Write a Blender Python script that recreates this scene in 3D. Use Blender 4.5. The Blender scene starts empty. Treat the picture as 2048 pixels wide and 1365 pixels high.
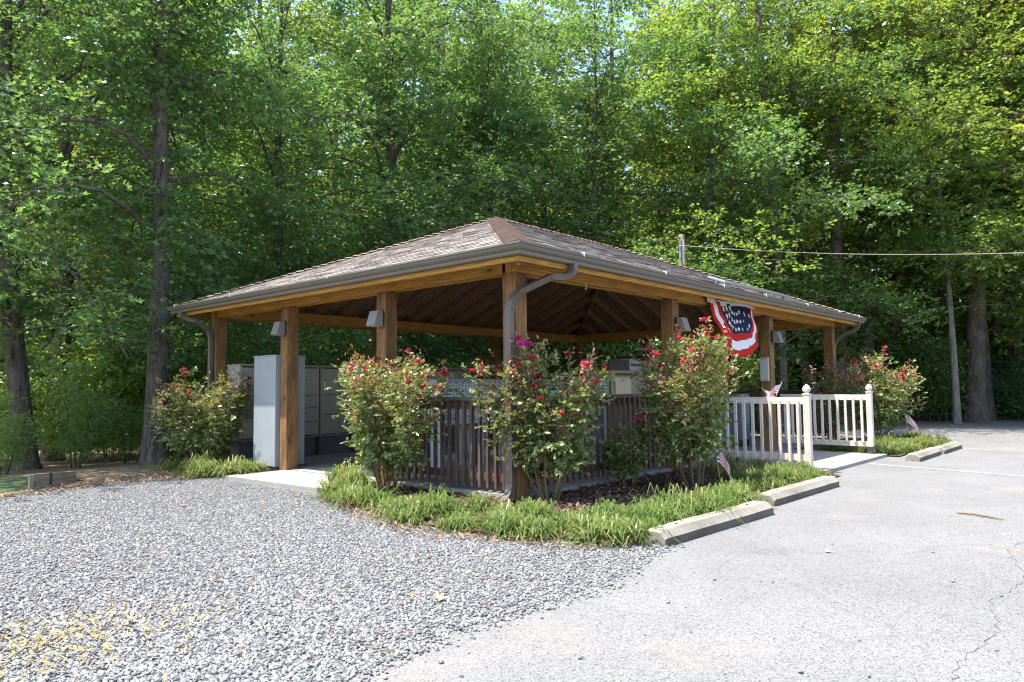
import bpy, math, random
import numpy as np
from math import radians, sin, cos, pi
from mathutils import Vector, Matrix

SC = bpy.context.scene
COL = SC.collection
rnd = random.Random(7)

# ------------------------------------------------------------------ camera
cam_d = bpy.data.cameras.new("camera")
cam = bpy.data.objects.new("camera", cam_d)
COL.objects.link(cam)
SC.camera = cam
cam_d.sensor_width = 36.0
cam_d.lens = 1449.3 / 2048 * 36.0
cam_d.clip_start = 0.05
cam_d.clip_end = 2000
CAM = Vector((-5.921, -5.155, 1.158))
yaw, pitch, roll = radians(41.357), radians(3.794), radians(-0.643)
F = Vector((cos(pitch) * cos(yaw), cos(pitch) * sin(yaw), sin(pitch)))
R0 = Vector((sin(yaw), -cos(yaw), 0))
U0 = R0.cross(F)
R = cos(roll) * R0 + sin(roll) * U0
U = -sin(roll) * R0 + cos(roll) * U0
m = Matrix((R, U, -F)).transposed().to_4x4()
m.translation = CAM
cam.matrix_world = m

# ------------------------------------------------------------------ light
SUN = Vector((-0.286, 0.245, 1.0)).normalized()       # direction towards the sun
w = bpy.data.worlds.new("World")
SC.world = w
w.use_nodes = True
nt = w.node_tree
sky = nt.nodes.new("ShaderNodeTexSky")
sky.sky_type = 'NISHITA'
sky.sun_disc = False
sky.sun_elevation = math.asin(SUN.z)
sky.sun_rotation = math.atan2(SUN.x, SUN.y)
sky.air_density = 1.0
sky.dust_density = 1.5
bg = nt.nodes["Background"]
nt.links.new(sky.outputs[0], bg.inputs[0])
bg.inputs[1].default_value = 0.15
sd = bpy.data.lights.new("sun", 'SUN')
sd.energy = 3.9
sd.angle = radians(0.55)
sd.color = (1.0, 0.95, 0.87)
so = bpy.data.objects.new("sun", sd)
COL.objects.link(so)
so.rotation_euler = SUN.to_track_quat('Z', 'Y').to_euler()
so.location = (-10, 10, 40)

SC.view_settings.view_transform = 'Standard'
SC.view_settings.look = 'None'
SC.view_settings.gamma = 1.0
SC.view_settings.use_curve_mapping = False
SC.view_settings.exposure = 1.72
SC.render.engine = 'CYCLES'
cy = SC.cycles
cy.max_bounces = 7
cy.diffuse_bounces = 4
cy.glossy_bounces = 2
cy.transmission_bounces = 4
cy.transparent_max_bounces = 4
cy.caustics_reflective = False
cy.caustics_refractive = False
cy.sample_clamp_indirect = 4.0
cy.use_denoising = True
cy.pixel_filter_type = 'BLACKMAN_HARRIS'
cy.filter_width = 1.2
try:
    cy.denoiser = 'OPENIMAGEDENOISE'
    cy.denoising_input_passes = 'RGB_ALBEDO_NORMAL'
    cy.denoising_prefilter = 'ACCURATE'
except Exception:
    pass

# ------------------------------------------------------------------ materials
def new_mat(name):
    mt = bpy.data.materials.new(name)
    mt.use_nodes = True
    t = mt.node_tree
    return mt, t, t.nodes["Principled BSDF"]

def N(t, kind, **kw):
    n = t.nodes.new(kind)
    for k, v in kw.items():
        if k.startswith('i_'):
            n.inputs[k[2:].replace('_', ' ')].default_value = v
        else:
            setattr(n, k, v)
    return n

def ramp(t, src, stops, interp='LINEAR'):
    r = t.nodes.new("ShaderNodeValToRGB")
    r.color_ramp.interpolation = interp
    e = r.color_ramp.elements
    while len(e) < len(stops):
        e.new(0.5)
    for k, (p, c) in enumerate(stops):
        e[k].position = p
        e[k].color = (*c, 1) if len(c) == 3 else c
    if src is not None:
        t.links.new(src, r.inputs[0])
    return r

def mixc(t, fac, a, b, mode='MIX'):
    x = t.nodes.new("ShaderNodeMix")
    x.data_type = 'RGBA'
    x.blend_type = mode
    for s, v in ((0, fac), (6, a), (7, b)):
        if isinstance(v, (int, float)):
            x.inputs[s].default_value = v
        elif isinstance(v, tuple):
            x.inputs[s].default_value = (*v, 1)
        else:
            t.links.new(v, x.inputs[s])
    return x.outputs[2]

def bump(t, b, h, strength, dist=0.01):
    n = t.nodes.new("ShaderNodeBump")
    n.inputs["Strength"].default_value = strength
    n.inputs["Distance"].default_value = dist
    t.links.new(h, n.inputs["Height"])
    t.links.new(n.outputs[0], b.inputs["Normal"])

def coords(t, kind, scale=(1, 1, 1)):
    c = t.nodes.new("ShaderNodeTexCoord")
    mp = t.nodes.new("ShaderNodeMapping")
    mp.inputs["Scale"].default_value = scale
    t.links.new(c.outputs[kind], mp.inputs[0])
    return mp.outputs[0]

def noise(t, vec, scale, detail=4, rough=0.55, dist=0.0):
    n = N(t, "ShaderNodeTexNoise")
    n.inputs["Scale"].default_value = scale
    n.inputs["Detail"].default_value = detail
    n.inputs["Roughness"].default_value = rough
    n.inputs["Distortion"].default_value = dist
    t.links.new(vec, n.inputs["Vector"])
    return n.outputs[0]

def wood_mat(name, light, dark, rough=0.75, knots=0.6, grey=None):
    mt, t, b = new_mat(name)
    uv = coords(t, "UV")
    lo = coords(t, "UV", (1.2, 16, 1))
    g1 = noise(t, lo, 2.4, 5, 0.6, 0.6)
    wv = N(t, "ShaderNodeTexWave", wave_type='BANDS', bands_direction='Y')
    wv.inputs["Scale"].default_value = 9
    wv.inputs["Distortion"].default_value = 9
    wv.inputs["Detail"].default_value = 3
    wv.inputs["Detail Scale"].default_value = 0.7
    mp2 = coords(t, "UV", (0.35, 1.0, 1))
    t.links.new(mp2, wv.inputs["Vector"])
    mid = tuple((a + c) / 2 for a, c in zip(light, dark))
    c1 = ramp(t, g1, [(0.3, dark), (0.52, mid), (0.72, light)]).outputs[0]
    c2 = ramp(t, wv.outputs[0], [(0.1, tuple(x * 0.7 for x in mid)), (0.6, light)]).outputs[0]
    c = mixc(t, 0.42, c1, c2)
    vk = N(t, "ShaderNodeTexVoronoi")
    vk.inputs["Scale"].default_value = 1.0
    t.links.new(coords(t, "UV", (1.7, 5.0, 1)), vk.inputs["Vector"])
    kf = ramp(t, vk.outputs["Distance"], [(0.05, (1, 1, 1)), (0.11, (0, 0, 0))]).outputs[0]
    c = mixc(t, N_mul(t, kf, knots), c, tuple(x * 0.25 for x in dark))
    big = noise(t, coords(t, "UV", (1.0, 2.2, 1)), 2.2, 5, 0.65)
    wf = ramp(t, big, [(0.46, (0, 0, 0)), (0.62, (1, 1, 1))]).outputs[0]
    if grey:
        c = mixc(t, N_mul(t, wf, 0.75), c, grey)
    else:
        c = mixc(t, N_mul(t, wf, 0.45), c, tuple(x * 0.55 for x in mid))
    ck = noise(t, coords(t, "UV", (0.7, 34, 1)), 1.6, 4, 0.7, 0.3)
    cf = ramp(t, ck, [(0.34, (1, 1, 1)), (0.40, (0, 0, 0))]).outputs[0]
    c = mixc(t, N_mul(t, cf, 0.5), c, tuple(x * 0.5 for x in dark))
    t.links.new(c, b.inputs["Base Color"])
    b.inputs["Roughness"].default_value = rough
    b.inputs["Specular IOR Level"].default_value = 0.25
    bump(t, b, g1, 0.5, 0.008)
    return mt

def N_mul(t, sock, f):
    n = t.nodes.new("ShaderNodeMath")
    n.operation = 'MULTIPLY'
    t.links.new(sock, n.inputs[0])
    n.inputs[1].default_value = f
    return n.outputs[0]

def plain(name, col, rough=0.6, metal=0.0, var=0.12, scale=6.0, spec=0.4, bmp=0.0):
    mt, t, b = new_mat(name)
    v = coords(t, "Object")
    n1 = noise(t, v, scale, 5, 0.6)
    n2 = noise(t, v, scale * 9, 3, 0.6)
    k = mixc(t, 0.35, n1, n2)
    c = ramp(t, k, [(0.3, tuple(x * (1 - var * 1.6) for x in col)), (0.7, tuple(min(1, x * (1 + var)) for x in col))]).outputs[0]
    t.links.new(c, b.inputs["Base Color"])
    b.inputs["Roughness"].default_value = rough
    b.inputs["Metallic"].default_value = metal
    b.inputs["Specular IOR Level"].default_value = spec
    if bmp:
        bump(t, b, n2, bmp, 0.004)
    return mt

def leaf_mat(name, stops, trans, tmix=0.45, rough=0.4, spec=0.5):
    """stops: ramp of leaf colours over the random per-leaf u"""
    mt, t, b = new_mat(name)
    uv = N(t, "ShaderNodeUVMap")
    sp = N(t, "ShaderNodeSeparateXYZ")
    t.links.new(uv.outputs[0], sp.inputs[0])
    c = ramp(t, sp.outputs[0], stops).outputs[0]
    oi = N(t, "ShaderNodeObjectInfo")
    hs = N(t, "ShaderNodeHueSaturation")
    mr = N(t, "ShaderNodeMapRange")
    mr.inputs[3].default_value = 0.485
    mr.inputs[4].default_value = 0.51
    t.links.new(oi.outputs["Random"], mr.inputs[0])
    t.links.new(mr.outputs[0], hs.inputs["Hue"])
    t.links.new(c, hs.inputs["Color"])
    t.links.new(hs.outputs[0], b.inputs["Base Color"])
    b.inputs["Roughness"].default_value = rough
    b.inputs["Specular IOR Level"].default_value = spec
    tr = N(t, "ShaderNodeBsdfTranslucent")
    tc = mixc(t, 0.8, hs.outputs[0], trans)
    t.links.new(tc, tr.inputs[0])
    mx = N(t, "ShaderNodeMixShader")
    mx.inputs[0].default_value = tmix
    t.links.new(b.outputs[0], mx.inputs[1])
    t.links.new(tr.outputs[0], mx.inputs[2])
    out = t.nodes["Material Output"]
    t.links.new(mx.outputs[0], out.inputs[0])
    return mt

M = {}
M['beam'] = wood_mat('beam_wood', (0.66, 0.36, 0.09), (0.30, 0.125, 0.03), knots=1.0)
M['post'] = wood_mat('post_wood', (0.36, 0.185, 0.07), (0.075, 0.034, 0.016), knots=1.0, grey=(0.10, 0.06, 0.035))
M['rafter'] = wood_mat('rafter_wood', (0.4536, 0.2457, 0.1418), (0.2079, 0.1039, 0.0567), knots=0.3)
M['darkrail'] = wood_mat('dark_rail_wood', (0.152, 0.088, 0.06), (0.06, 0.032, 0.0224), knots=0.3, grey=(0.16, 0.12, 0.096))
M['greyrail'] = wood_mat('weathered_rail_wood', (0.72, 0.63, 0.53), (0.50, 0.40, 0.32), knots=0.25, grey=(0.70, 0.64, 0.57))
M['timber'] = wood_mat('timber_wood', (0.40, 0.33, 0.25), (0.22, 0.17, 0.12), knots=0.4)

def osb_mat():
    mt, t, b = new_mat('roof_deck_board')
    v = coords(t, "Object")
    vo = N(t, "ShaderNodeTexVoronoi")
    vo.inputs["Scale"].default_value = 22
    t.links.new(v, vo.inputs["Vector"])
    c = ramp(t, vo.outputs["Color"], [(0.2, (0.17, 0.10, 0.065)), (0.8, (0.42, 0.27, 0.18))]).outputs[0]
    t.links.new(c, b.inputs["Base Color"])
    b.inputs["Roughness"].default_value = 0.9
    return mt
M['osb'] = osb_mat()

def shingle_mat():
    mt, t, b = new_mat('asphalt_shingle')
    uv = coords(t, "UV")
    br = N(t, "ShaderNodeTexBrick")
    br.offset = 0.43
    br.inputs["Scale"].default_value = 1.0
    br.inputs["Brick Width"].default_value = 0.16
    br.inputs["Row Height"].default_value = 0.145
    br.inputs["Mortar Size"].default_value = 0.004
    br.inputs["Color1"].default_value = (0.05, 0.05, 0.05, 1)
    br.inputs["Color2"].default_value = (0.95, 0.95, 0.95, 1)
    br.inputs["Mortar"].default_value = (0.1, 0.1, 0.1, 1)
    t.links.new(uv, br.inputs["Vector"])
    n = noise(t, uv, 9, 4, 0.7)
    k = mixc(t, 0.4, br.outputs[0], n)
    c = ramp(t, k, [(0.15, (0.0657, 0.0542, 0.04928)), (0.36, (0.17, 0.1462, 0.133)), (0.58, (0.2628, 0.23, 0.2053)), (0.85, (0.3247, 0.2874, 0.2587))]).outputs[0]
    gr = noise(t, uv, 160, 2, 0.8)
    c = mixc(t, 0.45, c, ramp(t, gr, [(0.3, (0.25, 0.25, 0.25)), (0.7, (0.8, 0.8, 0.8))]).outputs[0], 'OVERLAY')
    t.links.new(c, b.inputs["Base Color"])
    b.inputs["Roughness"].default_value = 0.95
    b.inputs["Specular IOR Level"].default_value = 0.15
    bump(t, b, gr, 0.5, 0.004)
    return mt
M['shingle'] = shingle_mat()
M['cap'] = plain('shingle_cap', (0.297, 0.2145, 0.1733), 0.95, var=0.25, scale=5, spec=0.15, bmp=0.5)
M['gutter'] = plain('bronze_gutter_metal', (0.144, 0.1224, 0.0972), 0.45, 0.15, var=0.06, scale=2)
M['spout'] = plain('bronze_downspout_metal', (0.1224, 0.0972, 0.0828), 0.42, 0.15, var=0.10, scale=3)
M['white'] = plain('white_plastic', (0.8, 0.8, 0.78), 0.5, var=0.05)
M['bolt'] = plain('galvanised_steel', (0.5, 0.5, 0.5), 0.4, 0.8, var=0.1)
M['lampbody'] = plain('grey_lamp_metal', (0.225, 0.2025, 0.1875), 0.45, 0.1, var=0.05)
M['lampdark'] = plain('dark_lamp_metal', (0.05, 0.045, 0.04), 0.5, 0.1, var=0.05)
M['lens'] = plain('lamp_lens', (0.7, 0.7, 0.65), 0.25, var=0.03)
M['solar'] = plain('solar_panel_glass', (0.112, 0.133, 0.14), 0.15, 0.0, var=0.1, scale=3, spec=0.7)
M['alu'] = plain('aluminium_frame', (0.385, 0.399, 0.399), 0.35, 0.6, var=0.05)

def concrete_mat(name, col, var=0.15, stain=0.4):
    mt, t, b = new_mat(name)
    v = coords(t, "Object")
    n1 = noise(t, v, 1.7, 6, 0.65)
    n2 = noise(t, v, 45, 4, 0.7)
    n3 = noise(t, v, 260, 2, 0.6)
    c = ramp(t, n1, [(0.3, tuple(x * (1 - stain) for x in col)), (0.55, col), (0.75, tuple(min(1, x * (1 + var)) for x in col))]).outputs[0]
    c = mixc(t, 0.35, c, ramp(t, n2, [(0.3, (0.3, 0.29, 0.27)), (0.6, (0.66, 0.66, 0.66))]).outputs[0], 'OVERLAY')
    pit = ramp(t, n3, [(0.28, (1, 1, 1)), (0.36, (0, 0, 0))]).outputs[0]
    c = mixc(t, N_mul(t, pit, 0.5), c, tuple(x * 0.4 for x in col))
    t.links.new(c, b.inputs["Base Color"])
    b.inputs["Roughness"].default_value = 0.9
    b.inputs["Specular IOR Level"].default_value = 0.2
    bump(t, b, n2, 0.35, 0.006)
    return mt
M['slab'] = concrete_mat('slab_concrete', (0.288, 0.2736, 0.2484), 0.1, 0.18)
M['stop'] = concrete_mat('wheel_stop_concrete', (0.2592, 0.2376, 0.1944), 0.15, 0.45)

M['crack'] = plain('crack_dirt', (0.098, 0.0952, 0.091), 0.9, var=0.3)
M['stopshade'] = concrete_mat('shade_toned_stop_concrete', (0.114, 0.105, 0.09), 0.25, 0.4)  # darker concrete tone, paints shade onto the asphalt side of the wheel stops
M['cbu'] = plain('taupe_powder_coat', (0.3432, 0.3146, 0.2574), 0.5, 0.0, var=0.06, scale=4, bmp=0.15)
M['cbudark'] = plain('dark_pedestal_paint', (0.09, 0.095, 0.11), 0.55, var=0.15)
M['bluegrey'] = plain('blue_grey_paint', (0.3047, 0.322, 0.3392), 0.5, var=0.09, scale=3, bmp=0.1)
M['keyhole'] = plain('black_hole_trim', (0.02, 0.02, 0.02), 0.5, var=0.05)
M['boxwhite'] = plain('pale_mailbox_metal', (0.3952, 0.408, 0.4208), 0.4, 0.1, var=0.06)
M['tan'] = plain('tan_cabinet_board', (0.40, 0.34, 0.25), 0.6, var=0.1)
M['paper'] = plain('yellowed_paper', (0.72, 0.66, 0.46), 0.8, var=0.04)
M['brownboard'] = plain('brown_board', (0.12, 0.075, 0.045), 0.8, var=0.2)
M['binblue'] = plain('blue_grey_plastic', (0.16, 0.19, 0.24), 0.5, var=0.08)
M['red'] = plain('red_cloth', (0.476, 0.0255, 0.0255), 0.85, var=0.08, spec=0.1)
M['whitecloth'] = plain('white_cloth', (0.72, 0.71, 0.74), 0.85, var=0.04, spec=0.1)
M['navy'] = plain('navy_cloth', (0.018, 0.026, 0.06), 0.85, var=0.15, spec=0.1)
M['stickwood'] = plain('pale_dowel', (0.5, 0.38, 0.22), 0.7, var=0.1)
M['pole'] = plain('weathered_pole_wood', (0.18, 0.162, 0.144), 0.9, var=0.25, scale=3, bmp=0.6)
M['cable'] = plain('pale_cable', (0.372, 0.348, 0.288), 0.6, var=0.05)
M['paintw'] = plain('worn_white_paint', (0.4, 0.4, 0.392), 0.8, var=0.2, scale=8)
M['painty'] = plain('worn_yellow_paint', (0.375, 0.315, 0.18), 0.8, var=0.2, scale=8)

def asphalt_mat():
    mt, t, b = new_mat('worn_asphalt')
    v = coords(t, "Object")
    vo = N(t, "ShaderNodeTexVoronoi")
    vo.inputs["Scale"].default_value = 130
    t.links.new(v, vo.inputs["Vector"])
    sp = N(t, "ShaderNodeSeparateColor")
    t.links.new(vo.outputs["Color"], sp.inputs[0])
    c = ramp(t, sp.outputs[0], [(0.0, (0.07, 0.07, 0.07)), (0.10, (0.105, 0.105, 0.105)), (0.22, (0.155, 0.155, 0.155)), (0.6, (0.185, 0.185, 0.185)), (1.0, (0.225, 0.225, 0.223))]).outputs[0]
    gap = ramp(t, vo.outputs["Distance"], [(0.42, (0, 0, 0)), (0.75, (1, 1, 1))]).outputs[0]
    c = mixc(t, N_mul(t, gap, 0.35), c, (0.1088, 0.1075, 0.1056))
    n1 = noise(t, v, 0.55, 6, 0.6)
    c = mixc(t, 0.55, c, ramp(t, n1, [(0.3, (0.36, 0.355, 0.35)), (0.7, (0.60, 0.595, 0.58))]).outputs[0], 'OVERLAY')
    n2 = noise(t, v, 5.5, 5, 0.7)
    st = ramp(t, n2, [(0.62, (0, 0, 0)), (0.72, (1, 1, 1))]).outputs[0]
    c = mixc(t, N_mul(t, st, 0.4), c, (0.075, 0.072, 0.07))
    n3 = noise(t, v, 0.9, 3, 0.5)
    rs = ramp(t, n3, [(0.6, (0, 0, 0)), (0.75, (1, 1, 1))]).outputs[0]
    c = mixc(t, N_mul(t, rs, 0.35), c, (0.26, 0.225, 0.18))
    # a thin settlement crack
    wv = noise(t, v, 0.16, 4, 0.55)
    cr = ramp(t, wv, [(0.563, (0, 0, 0)), (0.565, (1, 1, 1)), (0.567, (0, 0, 0))]).outputs[0]
    c = mixc(t, N_mul(t, cr, 0.55), c, (0.06, 0.055, 0.05))
    t.links.new(c, b.inputs["Base Color"])
    b.inputs["Roughness"].default_value = 0.88
    b.inputs["Specular IOR Level"].default_value = 0.25
    bump(t, b, vo.outputs["Distance"], 0.35, 0.006)
    return mt
M['asphalt'] = asphalt_mat()

def gravel_base_mat():
    mt, t, b = new_mat('gravel_bed')
    v = coords(t, "Object")
    vo = N(t, "ShaderNodeTexVoronoi")
    vo.inputs["Scale"].default_value = 48
    vo.inputs["Randomness"].default_value = 1.0
    t.links.new(v, vo.inputs["Vector"])
    sp = N(t, "ShaderNodeSeparateColor")
    t.links.new(vo.outputs["Color"], sp.inputs[0])
    c = ramp(t, sp.outputs[0], [(0.0, (0.10, 0.10, 0.10)), (0.3, (0.16, 0.16, 0.16)), (0.7, (0.215, 0.215, 0.213)), (1.0, (0.27, 0.268, 0.262))]).outputs[0]
    n1 = noise(t, v, 0.8, 5, 0.6)
    c = mixc(t, 0.4, c, ramp(t, n1, [(0.3, (0.38, 0.38, 0.385)), (0.7, (0.6, 0.59, 0.57))]).outputs[0], 'OVERLAY')
    t.links.new(c, b.inputs["Base Color"])
    b.inputs["Roughness"].default_value = 0.92
    b.inputs["Specular IOR Level"].default_value = 0.2
    bump(t, b, vo.outputs["Distance"], 1.0, 0.02)
    return mt
M['gravelbed'] = gravel_base_mat()

def uvramp_mat(name, stops, rough=0.85, spec=0.25):
    mt, t, b = new_mat(name)
    uv = N(t, "ShaderNodeUVMap")
    sp = N(t, "ShaderNodeSeparateXYZ")
    t.links.new(uv.outputs[0], sp.inputs[0])
    c = ramp(t, sp.outputs[0], stops).outputs[0]
    n = noise(t, coords(t, "Object"), 70, 3, 0.6)
    c = mixc(t, 0.35, c, ramp(t, n, [(0.3, (0.36, 0.36, 0.36)), (0.7, (0.62, 0.62, 0.62))]).outputs[0], 'OVERLAY')
    t.links.new(c, b.inputs["Base Color"])
    b.inputs["Roughness"].default_value = rough
    b.inputs["Specular IOR Level"].default_value = spec
    return mt
M['stone'] = uvramp_mat('crushed_stone', [(0.0, (0.135, 0.137, 0.138)), (0.2, (0.185, 0.187, 0.188)), (0.65, (0.232, 0.233, 0.232)), (0.92, (0.275, 0.274, 0.27)), (1.0, (0.32, 0.305, 0.28))])
M['litter'] = uvramp_mat('dry_leaf_litter', [(0.0, (0.07, 0.0385, 0.021)), (0.4, (0.175, 0.098, 0.049)), (0.75, (0.28, 0.175, 0.084)), (1.0, (0.364, 0.28, 0.168))])
M['straw'] = uvramp_mat('yellow_straw', [(0.0, (0.28, 0.19, 0.06)), (0.6, (0.38, 0.27, 0.09)), (1.0, (0.42, 0.34, 0.17))])
M['mulchchip'] = uvramp_mat('bark_mulch_chip', [(0.0, (0.035, 0.02, 0.015)), (0.5, (0.11, 0.06, 0.042)), (1.0, (0.26, 0.17, 0.12))])

def ground_mat():
    mt, t, b = new_mat('woodland_floor')
    v = coords(t, "Object")
    n1 = noise(t, v, 0.45, 6, 0.65)
    n2 = noise(t, v, 9, 5, 0.7)
    c = ramp(t, n2, [(0.3, (0.10, 0.07, 0.045)), (0.55, (0.22, 0.15, 0.09)), (0.75, (0.34, 0.25, 0.15))]).outputs[0]
    g = ramp(t, n1, [(0.5, (0, 0, 0)), (0.62, (1, 1, 1))]).outputs[0]
    gc = ramp(t, n2, [(0.3, (0.03, 0.06, 0.012)), (0.7, (0.10, 0.17, 0.03))]).outputs[0]
    c = mixc(t, N_mul(t, g, 0.8), c, gc)
    t.links.new(c, b.inputs["Base Color"])
    b.inputs["Roughness"].default_value = 0.95
    bump(t, b, n2, 0.8, 0.05)
    return mt
M['ground'] = ground_mat()

def mulch_mat():
    mt, t, b = new_mat('bark_mulch')
    v = coords(t, "Object")
    vo = N(t, "ShaderNodeTexVoronoi")
    vo.inputs["Scale"].default_value = 38
    t.links.new(v, vo.inputs["Vector"])
    c = ramp(t, vo.outputs["Color"], [(0.1, (0.03, 0.018, 0.013)), (0.6, (0.10, 0.058, 0.042)), (1.0, (0.2, 0.13, 0.09))]).outputs[0]
    t.links.new(c, b.inputs["Base Color"])
    b.inputs["Roughness"].default_value = 0.95
    bump(t, b, vo.outputs["Distance"], 1.0, 0.03)
    return mt
M['mulch'] = mulch_mat()

def lawn_mat():
    mt, t, b = new_mat('lawn_turf')
    v = coords(t, "Object")
    n2 = noise(t, v, 30, 5, 0.7)
    c = ramp(t, n2, [(0.3, (0.02, 0.045, 0.01)), (0.7, (0.06, 0.095, 0.025))]).outputs[0]
    t.links.new(c, b.inputs["Base Color"])
    b.inputs["Roughness"].default_value = 0.9
    bump(t, b, n2, 0.8, 0.04)
    return mt
M['lawn'] = lawn_mat()

def bark_mat(name, dark, light):
    mt, t, b = new_mat(name)
    v = coords(t, "Object", (7, 7, 1.1))
    n1 = noise(t, v, 2.2, 6, 0.65, 0.4)
    v2 = coords(t, "Object")
    n2 = noise(t, v2, 1.2, 4, 0.6)
    c = ramp(t, n1, [(0.32, dark), (0.65, light)]).outputs[0]
    lich = ramp(t, n2, [(0.5, (0, 0, 0)), (0.72, (1, 1, 1))]).outputs[0]
    c = mixc(t, N_mul(t, lich, 0.5), c, tuple(min(1, x * 1.5 + 0.03) for x in light))
    t.links.new(c, b.inputs["Base Color"])
    b.inputs["Roughness"].default_value = 0.95
    b.inputs["Specular IOR Level"].default_value = 0.15
    bump(t, b, n1, 1.0, 0.05)
    return mt
M['bark'] = bark_mat('oak_bark', (0.044, 0.0336, 0.028), (0.16, 0.132, 0.112))
M['barkpale'] = bark_mat('pale_bark', (0.108, 0.0936, 0.0828), (0.288, 0.2592, 0.2304))
M['twig'] = plain('rose_stem', (0.17, 0.12, 0.06), 0.8, var=0.25, scale=8)

YT = (0.37, 0.47, 0.05)
M['oak'] = leaf_mat('oak_leaf', [(0.0, (0.054, 0.102, 0.0324)), (0.5, (0.0864, 0.1536, 0.0456)), (0.9, (0.132, 0.21, 0.06)), (1.0, (0.204, 0.264, 0.084))], YT, 0.45)
M['oakdark'] = leaf_mat('dark_oak_leaf', [(0.0, (0.0494, 0.1001, 0.0442)), (0.6, (0.078, 0.1495, 0.0598)), (1.0, (0.117, 0.2015, 0.078))], (0.286, 0.481, 0.078), 0.4, 0.36, 0.6)
M['maple'] = leaf_mat('light_maple_leaf', [(0.0, (0.069, 0.1323, 0.0322)), (0.6, (0.1092, 0.1955, 0.046)), (1.0, (0.184, 0.2702, 0.069))], (0.414, 0.5635, 0.06325), 0.45)
M['backleaf'] = leaf_mat('backlit_woodland_leaf', [(0.0, (0.06, 0.105, 0.028)), (0.6, (0.10, 0.165, 0.04)), (1.0, (0.18, 0.235, 0.06))], (0.44, 0.52, 0.06), 0.55)
M['pine'] = leaf_mat('pine_needle', [(0.0, (0.091, 0.169, 0.039)), (1.0, (0.182, 0.286, 0.078))], (0.39, 0.546, 0.065), 0.35)
M['rose'] = leaf_mat('rose_leaf', [(0.0, (0.07027, 0.123, 0.03514)), (0.45, (0.1405, 0.202, 0.06149)), (0.8, (0.2284, 0.2723, 0.1054)), (1.0, (0.3338, 0.3514, 0.1845))], (0.3162, 0.3689, 0.04392), 0.3, 0.38, 0.55)
M['roseflush'] = leaf_mat('red_new_rose_leaf', [(0.0, (0.28, 0.05, 0.08)), (0.35, (0.40, 0.17, 0.17)), (0.6, (0.40, 0.22, 0.08)), (1.0, (0.55, 0.38, 0.33))], (0.6, 0.25, 0.05), 0.35, 0.4, 0.5)
M['petal'] = leaf_mat('crimson_petal', [(0.0, (0.48, 0.015, 0.06)), (0.6, (0.60, 0.04, 0.10)), (1.0, (0.62, 0.10, 0.20))], (0.7, 0.03, 0.06), 0.3, 0.6, 0.2)
M['magenta'] = leaf_mat('magenta_petal', [(0.0, (0.65, 0.01, 0.30)), (1.0, (0.8, 0.04, 0.45))], (0.8, 0.03, 0.4), 0.3, 0.6, 0.2)
M['liriope'] = leaf_mat('liriope_blade', [(0.0, (0.04704, 0.08064, 0.02016)), (0.5, (0.0952, 0.1512, 0.0336)), (0.82, (0.1736, 0.2128, 0.0616)), (1.0, (0.3136, 0.2576, 0.1344))], (0.2688, 0.3472, 0.056), 0.33, 0.45, 0.4)

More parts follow.
